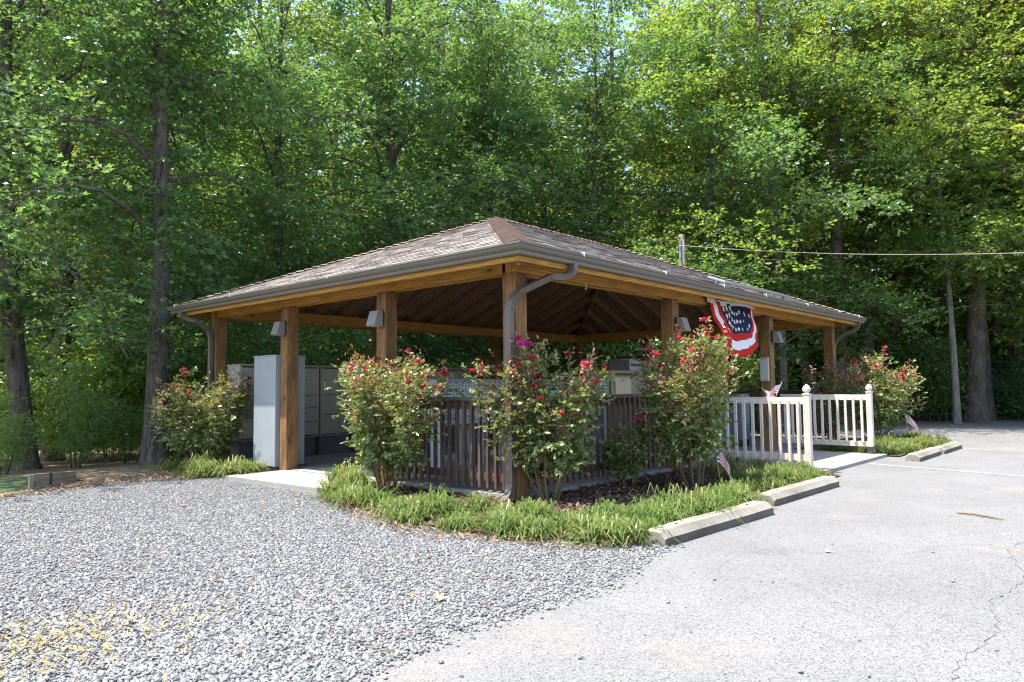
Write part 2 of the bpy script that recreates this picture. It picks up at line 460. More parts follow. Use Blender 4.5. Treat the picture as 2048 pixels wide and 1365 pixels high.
# ------------------------------------------------------------------ mesh helpers
class MB:
    """collects faces of one part, with uv and material index"""
    def __init__(s):
        s.v, s.f, s.uv, s.mi = [], [], [], []
    def face(s, pts, uv=None, mi=0):
        b = len(s.v)
        s.v += [tuple(p) for p in pts]
        s.f.append(tuple(range(b, b + len(pts))))
        s.uv += uv if uv else [(p[0], p[1]) for p in pts]
        s.mi.append(mi)
    def box(s, lo, hi, mi=0, bev=0.0):
        lo, hi = Vector(lo), Vector(hi)
        c, d = (lo + hi) / 2, (hi - lo)
        s.obox(c, Vector((1, 0, 0)), Vector((0, 1, 0)), Vector((0, 0, 1)), d, mi, bev)
    def obox(s, c, ax, ay, az, d, mi=0, bev=0.0):
        """oriented box; uv u runs along the longest side (metres)"""
        c = Vector(c)
        A = [Vector(ax) * d[0] / 2, Vector(ay) * d[1] / 2, Vector(az) * d[2] / 2]
        L = max(range(3), key=lambda k: d[k])
        off = rnd.random() * 50
        offv = rnd.random() * 50
        def P(k):
            return c + A[0] * k[0] + A[1] * k[1] + A[2] * k[2]
        for a in range(3):
            for sg in (1, -1):
                b1, b2 = (a + 1) % 3, (a + 2) % 3
                q = []
                for (i, j) in ((-1, -1), (1, -1), (1, 1), (-1, 1)):
                    k = [0, 0, 0]
                    k[a], k[b1], k[b2] = sg, i, j
                    q.append(k)
                if sg < 0:
                    q.reverse()
                uv = []
                for k in q:
                    cc = [k[n] * d[n] / 2 for n in range(3)]
                    u = cc[L] if L != a else cc[b1]
                    vv = sum(cc[n] for n in range(3) if n != L and n != a) if L != a else cc[b2]
                    uv.append((u + off, vv + offv + a * 3 + sg))
                s.face([P(k) for k in q], uv, mi)
    def beam(s, p, q, wd, hg, mi=0, up=(0, 0, 1)):
        p, q = Vector(p), Vector(q)
        ax = (q - p).normalized()
        ay = Vector(up).cross(ax).normalized()
        az = ax.cross(ay)
        s.obox((p + q) / 2, ax, ay, az, ((q - p).length, wd, hg), mi)
    def tube(s, pts, rad, n=6, mi=0, cap=True):
        pts = [Vector(p) for p in pts]
        rings = []
        up = Vector((0.31, 0.22, 0.92))
        acc = 0
        for i, p in enumerate(pts):
            t = (pts[min(i + 1, len(pts) - 1)] - pts[max(i - 1, 0)]).normalized()
            if abs(t.dot(up)) > 0.98:
                x = t.cross(Vector((1, 0, 0))).normalized()
            else:
                x = t.cross(up).normalized()
            y = t.cross(x)
            r = rad[i] if hasattr(rad, '__len__') else rad
            rings.append([p + x * (r * cos(2 * pi * k / n)) + y * (r * sin(2 * pi * k / n)) for k in range(n)])
        b = len(s.v)
        for rg in rings:
            s.v += [tuple(p) for p in rg]
        for i in range(len(pts) - 1):
            for k in range(n):
                k2 = (k + 1) % n
                s.f.append((b + i * n + k, b + i * n + k2, b + (i + 1) * n + k2, b + (i + 1) * n + k))
                s.uv += [(k / n, i), (k2 / n, i), (k2 / n, i + 1), (k / n, i + 1)]
                s.mi.append(mi)
        if cap:
            s.f.append(tuple(b + (len(pts) - 1) * n + k for k in range(n)))
            s.uv += [(0, 0)] * n
            s.mi.append(mi)
            s.f.append(tuple(b + n - 1 - k for k in range(n)))
            s.uv += [(0, 0)] * n
            s.mi.append(mi)
    def lathe(s, prof, c, n=20, mi=0):
        b = len(s.v)
        for (r, z) in prof:
            for k in range(n):
                s.v.append((c[0] + r * cos(2 * pi * k / n), c[1] + r * sin(2 * pi * k / n), c[2] + z))
        for i in range(len(prof) - 1):
            for k in range(n):
                k2 = (k + 1) % n
                s.f.append((b + i * n + k, b + i * n + k2, b + (i + 1) * n + k2, b + (i + 1) * n + k))
                s.uv += [(k / n, i), (k2 / n, i), (k2 / n, i + 1), (k / n, i + 1)]
                s.mi.append(mi)
    def build(s, name, mats, parent=None, smooth=False, loc=None, bevel=0.0):
        me = bpy.data.meshes.new(name)
        v = s.v
        if loc is not None:
            v = [(p[0] - loc[0], p[1] - loc[1], p[2] - loc[2]) for p in v]
        me.from_pydata(v, [], s.f)
        uvl = me.uv_layers.new(name="UVMap")
        uvl.data.foreach_set("uv", np.array(s.uv, dtype=np.float32).ravel())
        if not isinstance(mats, (list, tuple)):
            mats = [mats]
        for mt in mats:
            me.materials.append(mt)
        me.polygons.foreach_set("material_index", np.array(s.mi, dtype=np.int32))
        if smooth:
            me.polygons.foreach_set("use_smooth", np.ones(len(s.f), dtype=bool))
        me.update()
        o = bpy.data.objects.new(name, me)
        COL.objects.link(o)
        if loc is not None:
            o.location = loc
        if parent is not None:
            o.parent = parent
        if bevel:
            bm = o.modifiers.new("bevel", 'BEVEL')
            bm.width = bevel
            bm.segments = 2
            bm.limit_method = 'ANGLE'
            wd = o.modifiers.new("weld", 'WELD')
            wd.merge_threshold = 0.0005
            while o.modifiers[0].name != "weld":
                o.modifiers.move(o.modifiers.find("weld"), 0) if hasattr(o.modifiers, 'move') else None
                break
        return o

def tag(o, label=None, cat=None, group=None, kind=None):
    if label: o["label"] = label
    if cat: o["category"] = cat
    if group: o["group"] = group
    if kind: o["kind"] = kind
    return o

def empty(name, loc, label, cat, group=None, rz=0.0):
    o = bpy.data.objects.new(name, None)
    COL.objects.link(o)
    o.location = loc
    o.rotation_euler = (0, 0, rz)
    o.empty_display_size = 0.2
    return tag(o, label, cat, group)

def child(mb, name, mats, root, **kw):
    """part whose mesh was written in world coordinates under an unrotated root"""
    o = mb.build(name, mats, None, **kw)
    o.parent = root
    o.location = Vector(o.location) - Vector(root.location)
    return o

def np_mesh(name, V, Fq, UV, mats, parent=None, mi=None, smooth=False):
    """V (n,3); Fq (m,k) faces of k corners; UV (m,k,2)"""
    me = bpy.data.meshes.new(name)
    k = Fq.shape[1]
    me.vertices.add(len(V))
    me.vertices.foreach_set("co", V.astype(np.float32).ravel())
    me.loops.add(Fq.size)
    me.loops.foreach_set("vertex_index", Fq.astype(np.int32).ravel())
    me.polygons.add(len(Fq))
    me.polygons.foreach_set("loop_start", (np.arange(len(Fq)) * k).astype(np.int32))
    me.polygons.foreach_set("loop_total", np.full(len(Fq), k, dtype=np.int32))
    uvl = me.uv_layers.new(name="UVMap")
    uvl.data.foreach_set("uv", UV.astype(np.float32).ravel())
    if not isinstance(mats, (list, tuple)):
        mats = [mats]
    for mt in mats:
        me.materials.append(mt)
    if mi is not None:
        me.polygons.foreach_set("material_index", mi.astype(np.int32))
    if smooth:
        me.polygons.foreach_set("use_smooth", np.ones(len(Fq), dtype=bool))
    me.update(calc_edges=True)
    me.validate()
    o = bpy.data.objects.new(name, me)
    COL.objects.link(o)
    if parent is not None:
        o.parent = parent
    return o

def unit(a):
    return a / np.maximum(np.linalg.norm(a, axis=-1, keepdims=True), 1e-9)

def leaf_arrays(P, D, L, W, rng, up=0.9, fold=0.12, shape='kite'):
    """P base points (n,3), D leaf axis (n,3), L lengths, W widths -> V,F,UV (triangles)"""
    n = len(P)
    D = unit(D)
    nz = unit(rng.normal(size=(n, 3)) * 0.75 + np.array([0, 0, up]))
    S = unit(np.cross(D, nz))
    Nn = np.cross(S, D)
    L = L[:, None]; Wd = W[:, None]
    u = rng.random(n)
    if shape == 'kite':
        base = P
        tip = P + D * L
        le = P + D * L * 0.52 + S * Wd * 0.5 + Nn * Wd * fold
        ri = P + D * L * 0.52 - S * Wd * 0.5 + Nn * Wd * fold
        V = np.stack([base, ri, tip, le], 1).reshape(-1, 3)
        b = np.arange(n)[:, None] * 4
        Fq = np.concatenate([b + np.array([[0, 1, 2]]), b + np.array([[0, 2, 3]])], 1).reshape(-1, 3)
        UV = np.repeat(u, 6)
    else:   # lobed: a three-lobed oak or maple leaf
        base = P
        tip = P + D * L
        l1 = P + D * L * 0.30 + S * Wd * 0.16
        l2 = P + D * L * 0.60 + S * Wd * 0.55 + Nn * Wd * fold
        l3 = P + D * L * 0.66 + S * Wd * 0.18
        r1 = P + D * L * 0.30 - S * Wd * 0.16
        r2 = P + D * L * 0.60 - S * Wd * 0.55 + Nn * Wd * fold
        r3 = P + D * L * 0.66 - S * Wd * 0.18
        V = np.stack([base, r1, r2, r3, tip, l3, l2, l1], 1).reshape(-1, 3)
        b = np.arange(n)[:, None] * 8
        tri = [[0, 1, 7], [1, 2, 3], [7, 5, 6], [1, 3, 7], [7, 3, 5], [5, 3, 4]]
        Fq = np.concatenate([b + np.array([q]) for q in tri], 1).reshape(-1, 3)
        UV = np.repeat(u, 18)
    UV = np.stack([UV, np.zeros_like(UV)], -1).reshape(-1, 3, 2)
    return V, Fq, UV

def join_arrays(lst):
    V, Fq, UV, mi = [], [], [], []
    off = 0
    for k, (a, b, c) in enumerate(lst):
        V.append(a); Fq.append(b + off); UV.append(c); mi.append(np.full(len(b), k))
        off += len(a)
    return np.concatenate(V), np.concatenate(Fq), np.concatenate(UV), np.concatenate(mi)

def in_poly(x, y, poly):
    ins = np.zeros(len(x), dtype=bool)
    n = len(poly)
    for i in range(n):
        x1, y1 = poly[i]; x2, y2 = poly[(i + 1) % n]
        if y1 == y2:
            continue
        c = ((y1 > y) != (y2 > y)) & (x < (x2 - x1) * (y - y1) / (y2 - y1) + x1)
        ins ^= c
    return ins

# ------------------------------------------------------------------ ground
A, B, H, S = 10.646, 6.968, 2.44, 0.19       # shelter length, width, beam soffit, post size
GZ = -0.06                                    # gravel level below the slab

def flat(name, pts, z, mat, thick=None):
    mb = MB()
    mb.face([(x, y, z) for x, y in pts])
    if thick:
        n = len(pts)
        for i in range(n):
            a, b = pts[i], pts[(i + 1) % n]
            mb.face([(a[0], a[1], z - thick), (b[0], b[1], z - thick), (b[0], b[1], z), (a[0], a[1], z)])
    return mb.build(name, mat)

def ground_sheet():
    xs = sorted(set([-400, -200, -100, -60] + list(np.arange(-40, 80.1, 2.0)) + [100, 160, 260, 400]))
    ys = sorted(set([-400, -200, -100, -60] + list(np.arange(-40, 80.1, 2.0)) + [100, 160, 260, 400]))
    V = []
    for y in ys:
        for x in xs:
            z = GZ - 0.02
            if y > 7.0:
                z -= 0.05 * min(y - 7.0, 6)
            if x < -2.2 and y > 6.0:
                z -= 0.06 * min(-2.2 - x, 5)
            V.append((x, y, z))
    nx = len(xs)
    Fq = []
    for j in range(len(ys) - 1):
        for i in range(nx - 1):
            Fq.append((j * nx + i, j * nx + i + 1, (j + 1) * nx + i + 1, (j + 1) * nx + i))
    V = np.array(V); Fq = np.array(Fq)
    UV = V[Fq][:, :, :2]
    o = np_mesh('ground', V, Fq, UV, M['ground'], smooth=True)
    tag(o, kind='structure')
ground_sheet()

def gz_at(x, y):
    z = GZ - 0.02
    if y > 7.0:
        z -= 0.05 * min(y - 7.0, 6)
    if x < -2.2 and y > 6.0:
        z -= 0.06 * min(-2.2 - x, 5)
    return z

GRAVEL = [(-30, -2.3), (-6, -2.42), (-4.1, -2.55), (-3.3, -2.44), (-2.2, -2.52), (-1.6, -2.4), (-0.9, -2.25), (0.2, -2.2), (0.2, 6.5), (-0.8, 6.6), (-1.3, 6.25), (-2.1, 5.85), (-3.0, 5.55), (-5.0, 4.6), (-9, 3.2), (-30, 0)]
tag(flat('gravel_ground', GRAVEL, GZ - 0.004, M['gravelbed']), kind='structure')
tag(flat('asphalt_road', [(-40, -60), (13.2, -60), (11.9, -3.2), (11.3, -1.7), (7.55, -1.72), (4.4, -1.72), (4.0, -1.95), (0.2, -2.15), (-0.9, -2.25), (-1.6, -2.4), (-2.2, -2.52), (-3.3, -2.44), (-4.1, -2.55), (-6, -2.42), (-40, -2.3)], GZ, M['asphalt']), kind='structure')
tag(flat('far_gravel_ground', [(13.2, -60), (60, -60), (60, -9), (30, -2.5), (21.5, -1.0), (18.5, 0.6), (13.5, 1.3), (11.2, -0.5), (11.3, -1.7), (11.9, -3.2)], GZ - 0.004, M['gravelbed']), kind='structure')
tag(flat('mulch_ground', [(-1.2, 1.5), (-1.5, 0.2), (-1.5, -0.6), (-1.1, -2.0), (-0.5, -2.25), (4.4, -1.95), (4.4, 0.3), (0.2, 0.3), (0.2, 2.4), (-0.4, 2.4)], GZ + 0.02, M['mulch']), kind='structure')
tag(flat('far_mulch_ground', [(7.6, 0.2), (7.6, -1.9), (11.0, -1.95), (12.4, -1.0), (11.5, 0.2)], GZ + 0.02, M['mulch']), kind='structure')
tag(flat('lawn', [(-30, 0.2), (-9, 3.4), (-5, 4.85), (-3.0, 5.95), (-2.0, 6.6), (-3.0, 8.6), (-8, 9), (-30, 9)], GZ - 0.012, M['lawn']), kind='structure')
# the slab and its approach pads
tag(flat('concrete_slab', [(0.06, 0.06), (A - 0.06, 0.06), (A - 0.06, B - 0.06), (0.06, B - 0.06)], 0.0, M['slab'], 0.12), kind='structure')
tag(flat('concrete_path', [(-0.86, 2.45), (0.05, 2.45), (0.05, 4.62), (-0.9, 4.66)], -0.008, M['slab'], 0.1), kind='structure')
def ramp_mesh():
    mb = MB()
    a = [(4.4, 0.05, -0.004), (4.4, -1.72, -0.012), (7.6, -1.72, -0.012), (7.6, 0.05, -0.004)]
    mb.face(a)
    for i in range(4):
        p, q = a[i], a[(i + 1) % 4]
        mb.face([(p[0], p[1], GZ - 0.05), (q[0], q[1], GZ - 0.05), q, p])
    return mb.build('concrete_walkway', M['slab'])
tag(ramp_mesh(), kind='structure')
# a settlement crack across the asphalt
def crack(pts):
    rr = random.Random(4); mb = MB()
    q = []
    for i in range(len(pts) - 1):
        a, b = Vector((*pts[i], 0)), Vector((*pts[i + 1], 0))
        for k in range(14):
            q.append(a.lerp(b, k / 14) + Vector((rr.uniform(-.02, .02), rr.uniform(-.02, .02), 0)))
    for i in range(len(q) - 1):
        d = (q[i + 1] - q[i]).normalized(); n_ = Vector((-d.y, d.x, 0))
        w0, w1 = .0004 + .0016 * abs(sin(i * .7)), .0004 + .0016 * abs(sin((i + 1) * .7))
        z = Vector((0, 0, GZ + .003))
        mb.face([q[i] - n_ * w0 + z, q[i + 1] - n_ * w1 + z, q[i + 1] + n_ * w1 + z, q[i] + n_ * w0 + z])
    return mb.build('asphalt_crack', M['crack'])
tag(crack([(-2.9, -4.62), (-2.3, -4.45), (-1.6, -4.52), (-1.04, -4.42), (-.3, -4.5), (.5, -4.3), (1.6, -4.45)]), kind='structure')
# painted bay lines (worn)
def line(p, q, wd, mat):
    p, q = Vector((p[0], p[1], 0)), Vector((q[0], q[1], 0))
    d = (q - p).normalized(); s_ = Vector((-d.y, d.x, 0)) * wd / 2
    return flat('painted_line', [(p - s_)[:2], (q - s_)[:2], (q + s_)[:2], (p + s_)[:2]], GZ + 0.004, mat)
tag(line((6.25, -1.8), (5.5, -4.6), 0.07, M['paintw']), kind='structure')
tag(line((10.15, -2.2), (9.55, -5.0), 0.08, M['painty']), kind='structure')

# ------------------------------------------------------------------ gravel stones, litter, mulch chips
rng = np.random.default_rng(11)
CX, CY = -5.921, -5.155
FW = np.array([cos(yaw), sin(yaw)]); RT = np.array([sin(yaw), -cos(yaw)])

def fov_points(n, d0, d1, a0, a1, power=1.0):
    """ground points around the camera, distance d0..d1, angle right of the axis a0..a1 degrees"""
    d = (d0 ** power + rng.random(n) * (d1 ** power - d0 ** power)) ** (1 / power)
    a = np.radians(a0 + rng.random(n) * (a1 - a0))
    dirv = np.cos(a)[:, None] * FW + np.sin(a)[:, None] * RT
    return np.array([CX, CY]) + dirv * d[:, None]

def stones(name, P, size, flatn, mat, z, lift=0.35):
    n = len(P)
    dd = np.hypot(P[:, 0] - CX, P[:, 1] - CY)
    sz = size * np.clip(1.15 - .03 * dd, .8, 1.05) * (0.5 + rng.random(n) ** 2.5 * 1.1)
    ax = np.stack([sz, sz * (0.55 + rng.random(n) * 0.4), sz * flatn * (0.7 + rng.random(n) * 0.7)], 1)
    base = np.array([[-1, -1, -1], [1, -1, -1], [1, 1, -1], [-1, 1, -1], [-1, -1, 1], [1, -1, 1], [1, 1, 1], [-1, 1, 1]], float) * 0.5
    V = base[None] * (0.65 + rng.random((n, 8, 3)) * 0.7)
    V = V * ax[:, None, :]
    th = rng.random(n) * 2 * pi
    tilt = rng.normal(size=(n, 2)) * 0.34
    x, y, zz = V[..., 0].copy(), V[..., 1].copy(), V[..., 2].copy()
    zz = zz + x * tilt[:, :1] + y * tilt[:, 1:]
    X = x * np.cos(th)[:, None] - y * np.sin(th)[:, None]
    Y = x * np.sin(th)[:, None] + y * np.cos(th)[:, None]
    V = np.stack([X + P[:, None, 0], Y + P[:, None, 1], zz + z + (ax[:, 2] * lift)[:, None]], -1).reshape(-1, 3)
    q = np.array([[0, 3, 2, 1], [4, 5, 6, 7], [0, 1, 5, 4], [1, 2, 6, 5], [2, 3, 7, 6], [3, 0, 4, 7]])
    Fq = (np.arange(n)[:, None, None] * 8 + q[None]).reshape(-1, 4)
    u = np.repeat(rng.random(n), 24)
    UV = np.stack([u, u * 0], -1).reshape(-1, 4, 2)
    return np_mesh(name, V, Fq, UV, mat)

P = fov_points(330000, 2.6, 12.5, -42, 12, 1.0)
keep = in_poly(P[:, 0], P[:, 1], GRAVEL) & ~in_poly(P[:, 0], P[:, 1], [(-0.9, 2.4), (0.4, 2.4), (0.4, 4.7), (-0.93, 4.7)])
P = P[keep]
fine = np.sin(P[:, 0] * 1.1 + 2 * np.sin(P[:, 1] * .7)) + np.sin(P[:, 1] * 1.7 + 1.3 * np.sin(P[:, 0] * .9)) + .6 * np.sin(P[:, 0] * 3.1 + P[:, 1] * 2.3)
P = P[rng.random(len(P)) > np.clip((fine - .3) * .3, 0, .6)]
st = stones('gravel', P, 0.0132, 0.34, M['stone'], GZ)
tag(st, 'loose grey crushed stone covering the open foreground', 'gravel', kind='stuff')
xx = rng.uniform(-5.0, -.6, 1500)
P = np.stack([xx, np.interp(xx, [-6, -4.1, -3.3, -2.2, -1.6, -.9], [-2.42, -2.55, -2.44, -2.52, -2.4, -2.25]) - np.abs(rng.normal(size=1500)) * .08 + .03], 1)
P = np.concatenate([P, fov_points(120, 3.0, 9.0, -5, 36, 1.3)])
P = P[P[:, 1] < -2.2]
loose = stones('loose_stones', P, 0.013, 0.42, M['stone'], GZ + 0.004)
tag(loose, 'stray stone chips scattered on the asphalt edge', 'gravel', kind='stuff')

def chips(name, P, ln, wd, mat, z, tilt=0.35):
    n = len(P)
    a = rng.random(n) * 2 * pi
    D = np.stack([np.cos(a), np.sin(a), rng.normal(size=n) * tilt], 1)
    P3 = np.concatenate([P, np.full((n, 1), z) + rng.random((n, 1)) * 0.025], 1)
    V, Fq, UV = leaf_arrays(P3, D, ln * (0.5 + rng.random(n)), wd * (0.5 + rng.random(n)), rng, up=2.5)
    return np_mesh(name, V, Fq, UV, mat)

LITTER = [(-0.75, 6.6), (-1.3, 6.3), (-2.1, 5.9), (-3.2, 5.45), (-6, 4.2), (-6, 3.9), (-3.2, 5.0), (-1.6, 5.2), (-1.2, 4.9), (-0.9, 5.2)]
Q = np.stack([rng.uniform(-6, 0, 16000), rng.uniform(3.5, 7, 16000)], 1)
Q = Q[in_poly(Q[:, 0], Q[:, 1], LITTER)]
EDGE = [(-1.0, 2.2), (-1.35, 1.6), (-1.75, 0.3), (-1.9, -0.5), (-1.65, -1.3), (-1.45, -1.9), (-1.0, -2.2), (-0.7, -2.2), (-1.0, -1.6), (-1.1, -0.8), (-1.3, 0.2), (-0.9, 1.9)]
Q2 = np.stack([rng.uniform(-2, -0.6, 4500), rng.uniform(-2.3, 2.4, 4500)], 1)
Q2 = Q2[in_poly(Q2[:, 0], Q2[:, 1], EDGE)]
Q3 = fov_points(1500, 3.0, 10, -40, 5, 1.3)
Q3 = Q3[in_poly(Q3[:, 0], Q3[:, 1], GRAVEL)][:500]
c1 = np.array([-3.55, -1.35]) * 0 + np.array([CX, CY]) + FW * 3.6 - RT * 2.25
Q4 = c1 + rng.normal(size=(900, 2)) * np.array([0.36, 0.28])
st4 = chips('dry_straw', Q4, 0.045, 0.008, M['straw'], GZ + 0.012)
tag(st4, 'patch of yellow straw lying on the gravel at the bottom left', 'straw', kind='stuff')
lit = chips('leaf_litter', np.concatenate([Q, Q2, Q3]), 0.06, 0.014, M['litter'], GZ + 0.012)
tag(lit, 'dry brown leaves and pine straw along the bed edges and gravel', 'leaf litter', kind='stuff')
MUL = [(-1.2, 1.5), (-1.4, 0.2), (-1.3, -0.9), (-0.7, -2.1), (4.3, -1.9), (4.3, 0.0), (0.0, 0.0), (0.0, 2.4), (-0.4, 2.4)]
Q = np.stack([rng.uniform(-1.5, 4.4, 26000), rng.uniform(-2.2, 2.4, 26000)], 1)
Q = Q[in_poly(Q[:, 0], Q[:, 1], MUL)]
mc = chips('mulch_chips', Q, 0.07, 0.025, M['mulchchip'], GZ + 0.022)
tag(mc, 'dark bark mulch chips under the roses', 'mulch', kind='stuff')
# a few single fallen things
def fallen_leaf(x, y, rz, label, ln=0.11, z=0.02):
    g = np.random.default_rng(int(abs(x * 100)))
    V, Fq, UV = leaf_arrays(np.array([[0, 0, 0.0]]), np.array([[1, 0, 0.12]]), np.array([ln]), np.array([ln * .75]), g, up=3, shape='lobed')
    UV[:] = (0.95, 0)
    o = np_mesh('fallen_leaf', V, Fq, UV, M['litter'])
    o.location = (x, y, GZ + z); o.rotation_euler = (0, 0, rz)
    return tag(o, label, 'leaf')
fallen_leaf(-3.05, -2.05, 0.6, 'curled tan oak leaf lying alone on the gravel near the asphalt edge')
fallen_leaf(-0.35, -3.35, 2.0, 'small dry leaf lying alone on the asphalt', 0.07, 0.006)
mb = MB()
mb.tube([(2.02, -3.72, GZ + .01), (1.98, -3.86, GZ + .018), (1.93, -3.98, GZ + .014), (1.86, -4.1, GZ + .012)], [.007, .01, .009, .005], 6)
tag(mb.build('fallen_twig', M['twig']), 'bare brown twig lying on the asphalt', 'twig')

# ------------------------------------------------------------------ the shelter
shelter = empty('picnic_shelter', (0, 0, 0), 'open timber shelter with brown shingled hip roof over the mailboxes', 'shelter')
SLOPE, EO, EZ = 0.40, 0.43, 2.635
YR = B / 2
RX0, RX1 = YR, A - YR
def roofz(inset):      # inset from the eave edge
    return EZ + SLOPE * inset
ZR = roofz(YR + EO)

posts_xy = [(0, 0), (A / 3, 0), (2 * A / 3, 0), (A, 0), (A, B / 3), (A, 2 * B / 3), (A, B), (2 * A / 3, B), (A / 3, B), (0, B), (0, 2 * B / 3), (0, B / 3)]
for (x, y) in posts_xy:
    cx = min(max(x, S / 2), A - S / 2); cy = min(max(y, S / 2), B - S / 2)
    mb = MB()
    zb = -0.1 if (x in (0, A) or y in (0, B)) else 0
    mb.box((cx - S / 2, cy - S / 2, zb), (cx + S / 2, cy + S / 2, H + (-0.002)))
    # narrower tenon between the beam plies
    mb.box((cx - 0.045, cy - 0.045, H), (cx + 0.045, cy + 0.045, H + 0.17))
    child(mb, 'post', M['post'], shelter, bevel=0.006)

def ply(p, q, n):
    """a pair of beam plies from p to q, outer face flush with the posts, n = inward normal"""
    p, q, n = Vector(p), Vector(q), Vector(n)
    for k, off in enumerate((0.0225, S - 0.0225)):
        mb = MB()
        mb.beam(p + n * off + Vector((0, 0, H + 0.095)), q + n * off + Vector((0, 0, H + 0.095)), 0.045, 0.19)
        child(mb, 'beam', M['beam'], shelter, bevel=0.003)
ply((0, 0, 0), (A, 0, 0), (0, 1, 0))
ply((0, B, 0), (A, B, 0), (0, -1, 0))
ply((0, 0.052, 0), (0, B - 0.052, 0), (1, 0, 0))
ply((A, 0.052, 0), (A, B - 0.052, 0), (-1, 0, 0))
# bolts at the near corner and over the posts
for (x, y, z, ax) in [(-0.004, 0.025, 2.50, 'x'), (-0.004, 0.025, 2.58, 'x'), (A / 3 + .095, -0.004, 2.5, 'y'), (2 * A / 3 + .095, -0.004, 2.5, 'y'), (-.004, B / 3 + .095, 2.5, 'x'), (-.004, 2 * B / 3 + .095, 2.5, 'x'), (.10, -.004, 2.5, 'y'), (.10, -.004, 2.58, 'y')]:
    mb = MB()
    d = Vector((-0.008, 0, 0)) if ax == 'x' else Vector((0, -0.008, 0))
    mb.tube([Vector((x, y, z)), Vector((x, y, z)) + d], 0.012, 8)
    child(mb, 'bolt', M['bolt'], shelter)

# rafters
def rafter(p, q):
    mb = MB()
    mb.beam(p, q, 0.04, 0.15)
    return child(mb, 'rafter', M['rafter'], shelter)
DR = 0.03 + 0.075 / cos(math.atan(SLOPE)) + 0.012
IN0 = 0.066                        # rafter tails stop at the fascia
def rz_(inset): return roofz(inset) - DR
x = 0.25
xs_long = []
while x < A:
    xs_long.append(x); x += 0.61
for x in xs_long:
    lim = min(YR, x, A - x) - 0.05
    if lim < 0.25: continue
    y1 = lim if lim < YR - 0.1 else YR - 0.03
    for sgn in (0, 1):
        if sgn == 0:
            rafter((x, -EO + IN0, rz_(IN0)), (x, y1, rz_(y1 + EO)))
        else:
            rafter((x, B + EO - IN0, rz_(IN0)), (x, B - y1, rz_(y1 + EO)))
y = 0.28
while y < B:
    lim = min(y, B - y, YR) - 0.05
    if lim > 0.2:
        rafter((-EO + IN0, y, rz_(IN0)), (lim, y, rz_(lim + EO)))
        rafter((A + EO - IN0, y, rz_(IN0)), (A - lim, y, rz_(lim + EO)))
    y += 0.61
for (ex, ey, rx) in [(-1, -1, RX0), (-1, 1, RX0), (1, -1, RX1), (1, 1, RX1)]:
    px = -EO + IN0 + 0.02 if ex < 0 else A + EO - IN0 - 0.02
    py = -EO + IN0 + 0.02 if ey < 0 else B + EO - IN0 - 0.02
    mb = MB()
    mb.beam((px, py, rz_(IN0 + 0.02) - 0.02), (rx, YR, rz_(YR + EO) - 0.03), 0.045, 0.19)
    child(mb, 'hip_rafter', M['rafter'], shelter)
mb = MB(); mb.box((RX0, YR - 0.02, ZR - 0.30), (RX1, YR + 0.02, ZR - 0.05))
child(mb, 'ridge_beam', M['rafter'], shelter)

# deck (underside seen from the camera)
mb = MB()
e0 = -EO + 0.02
def dk(pts):
    mb.face(pts, [(p[0], p[1]) for p in pts])
zl = roofz(0.02) - 0.022; zh = ZR - 0.022
c00, c10, c11, c01 = (e0, e0, zl), (A - e0, e0, zl), (A - e0, B - e0, zl), (e0, B - e0, zl)
r0, r1 = (RX0, YR, zh), (RX1, YR, zh)
dk([c00, r0, r1, c10]); dk([c01, c11, r1, r0]); dk([c00, c01, r0]); dk([c10, r1, c11])
child(mb, 'roof_deck', M['osb'], shelter)

# shingles: real overlapping courses on each slope
def slope(c0, c1, t0, t1, name='shingle_slope'):
    """c0->c1 eave corners, t0->t1 the ends of the ridge above them"""
    c0, c1, t0, t1 = map(Vector, (c0, c1, t0, t1))
    eave = (c1 - c0)
    elen = eave.length
    ed = eave.normalized()
    nrm = ed.cross(((t0 + t1) / 2 - (c0 + c1) / 2)).normalized()
    if nrm.z < 0: nrm = -nrm
    mid0, mid1 = (c0 + c1) / 2, (t0 + t1) / 2
    up = nrm.cross(ed)
    sl = abs((t0 - c0).dot(up))
    n = int(round(sl / 0.145))
    mb = MB()
    for k in range(n):
        a, b_ = k / n, min(1.0, (k + 1) / n)
        p0, p1 = c0.lerp(t0, a), c1.lerp(t1, a)
        q0, q1 = c0.lerp(t0, b_), c1.lerp(t1, b_)
        lift, lt = nrm * 0.010, nrm * 0.002
        m_ = max(2, int((p1 - p0).length / 0.26))
        for i in range(m_):
            f0, f1 = i / m_, (i + 1) / m_
            l2 = lift * (0.75 + 0.6 * rnd.random())
            P0, P1 = p0.lerp(p1, f0), p0.lerp(p1, f1)
            Q0, Q1 = q0.lerp(q1, f0), q0.lerp(q1, f1)
            def uvp(p): 
                return ((p - c0).dot(ed), (p - c0).dot(up))
            mb.face([P0 + l2, P1 + l2, Q1 + lt, Q0 + lt], [(uvp(P0)[0], k * .145 + .004), (uvp(P1)[0], k * .145 + .004), (uvp(Q1)[0], k * .145 + .141), (uvp(Q0)[0], k * .145 + .141)])
            mb.face([P0 - nrm * .002, P1 - nrm * .002, P1 + l2, P0 + l2], [(uvp(P0)[0], k * .145 + .01)] * 4)
    return child(mb, name, M['shingle'], shelter)
E0 = -EO
C00, C10, C11, C01 = (E0, E0, EZ), (A - E0, E0, EZ), (A - E0, B - E0, EZ), (E0, B - E0, EZ)
T0, T1 = (RX0, YR, ZR), (RX1, YR, ZR)
slope(C00, C10, T0, T1); slope(C11, C01, T1, T0); slope(C01, C00, T0, T0); slope(C10, C11, T1, T1)
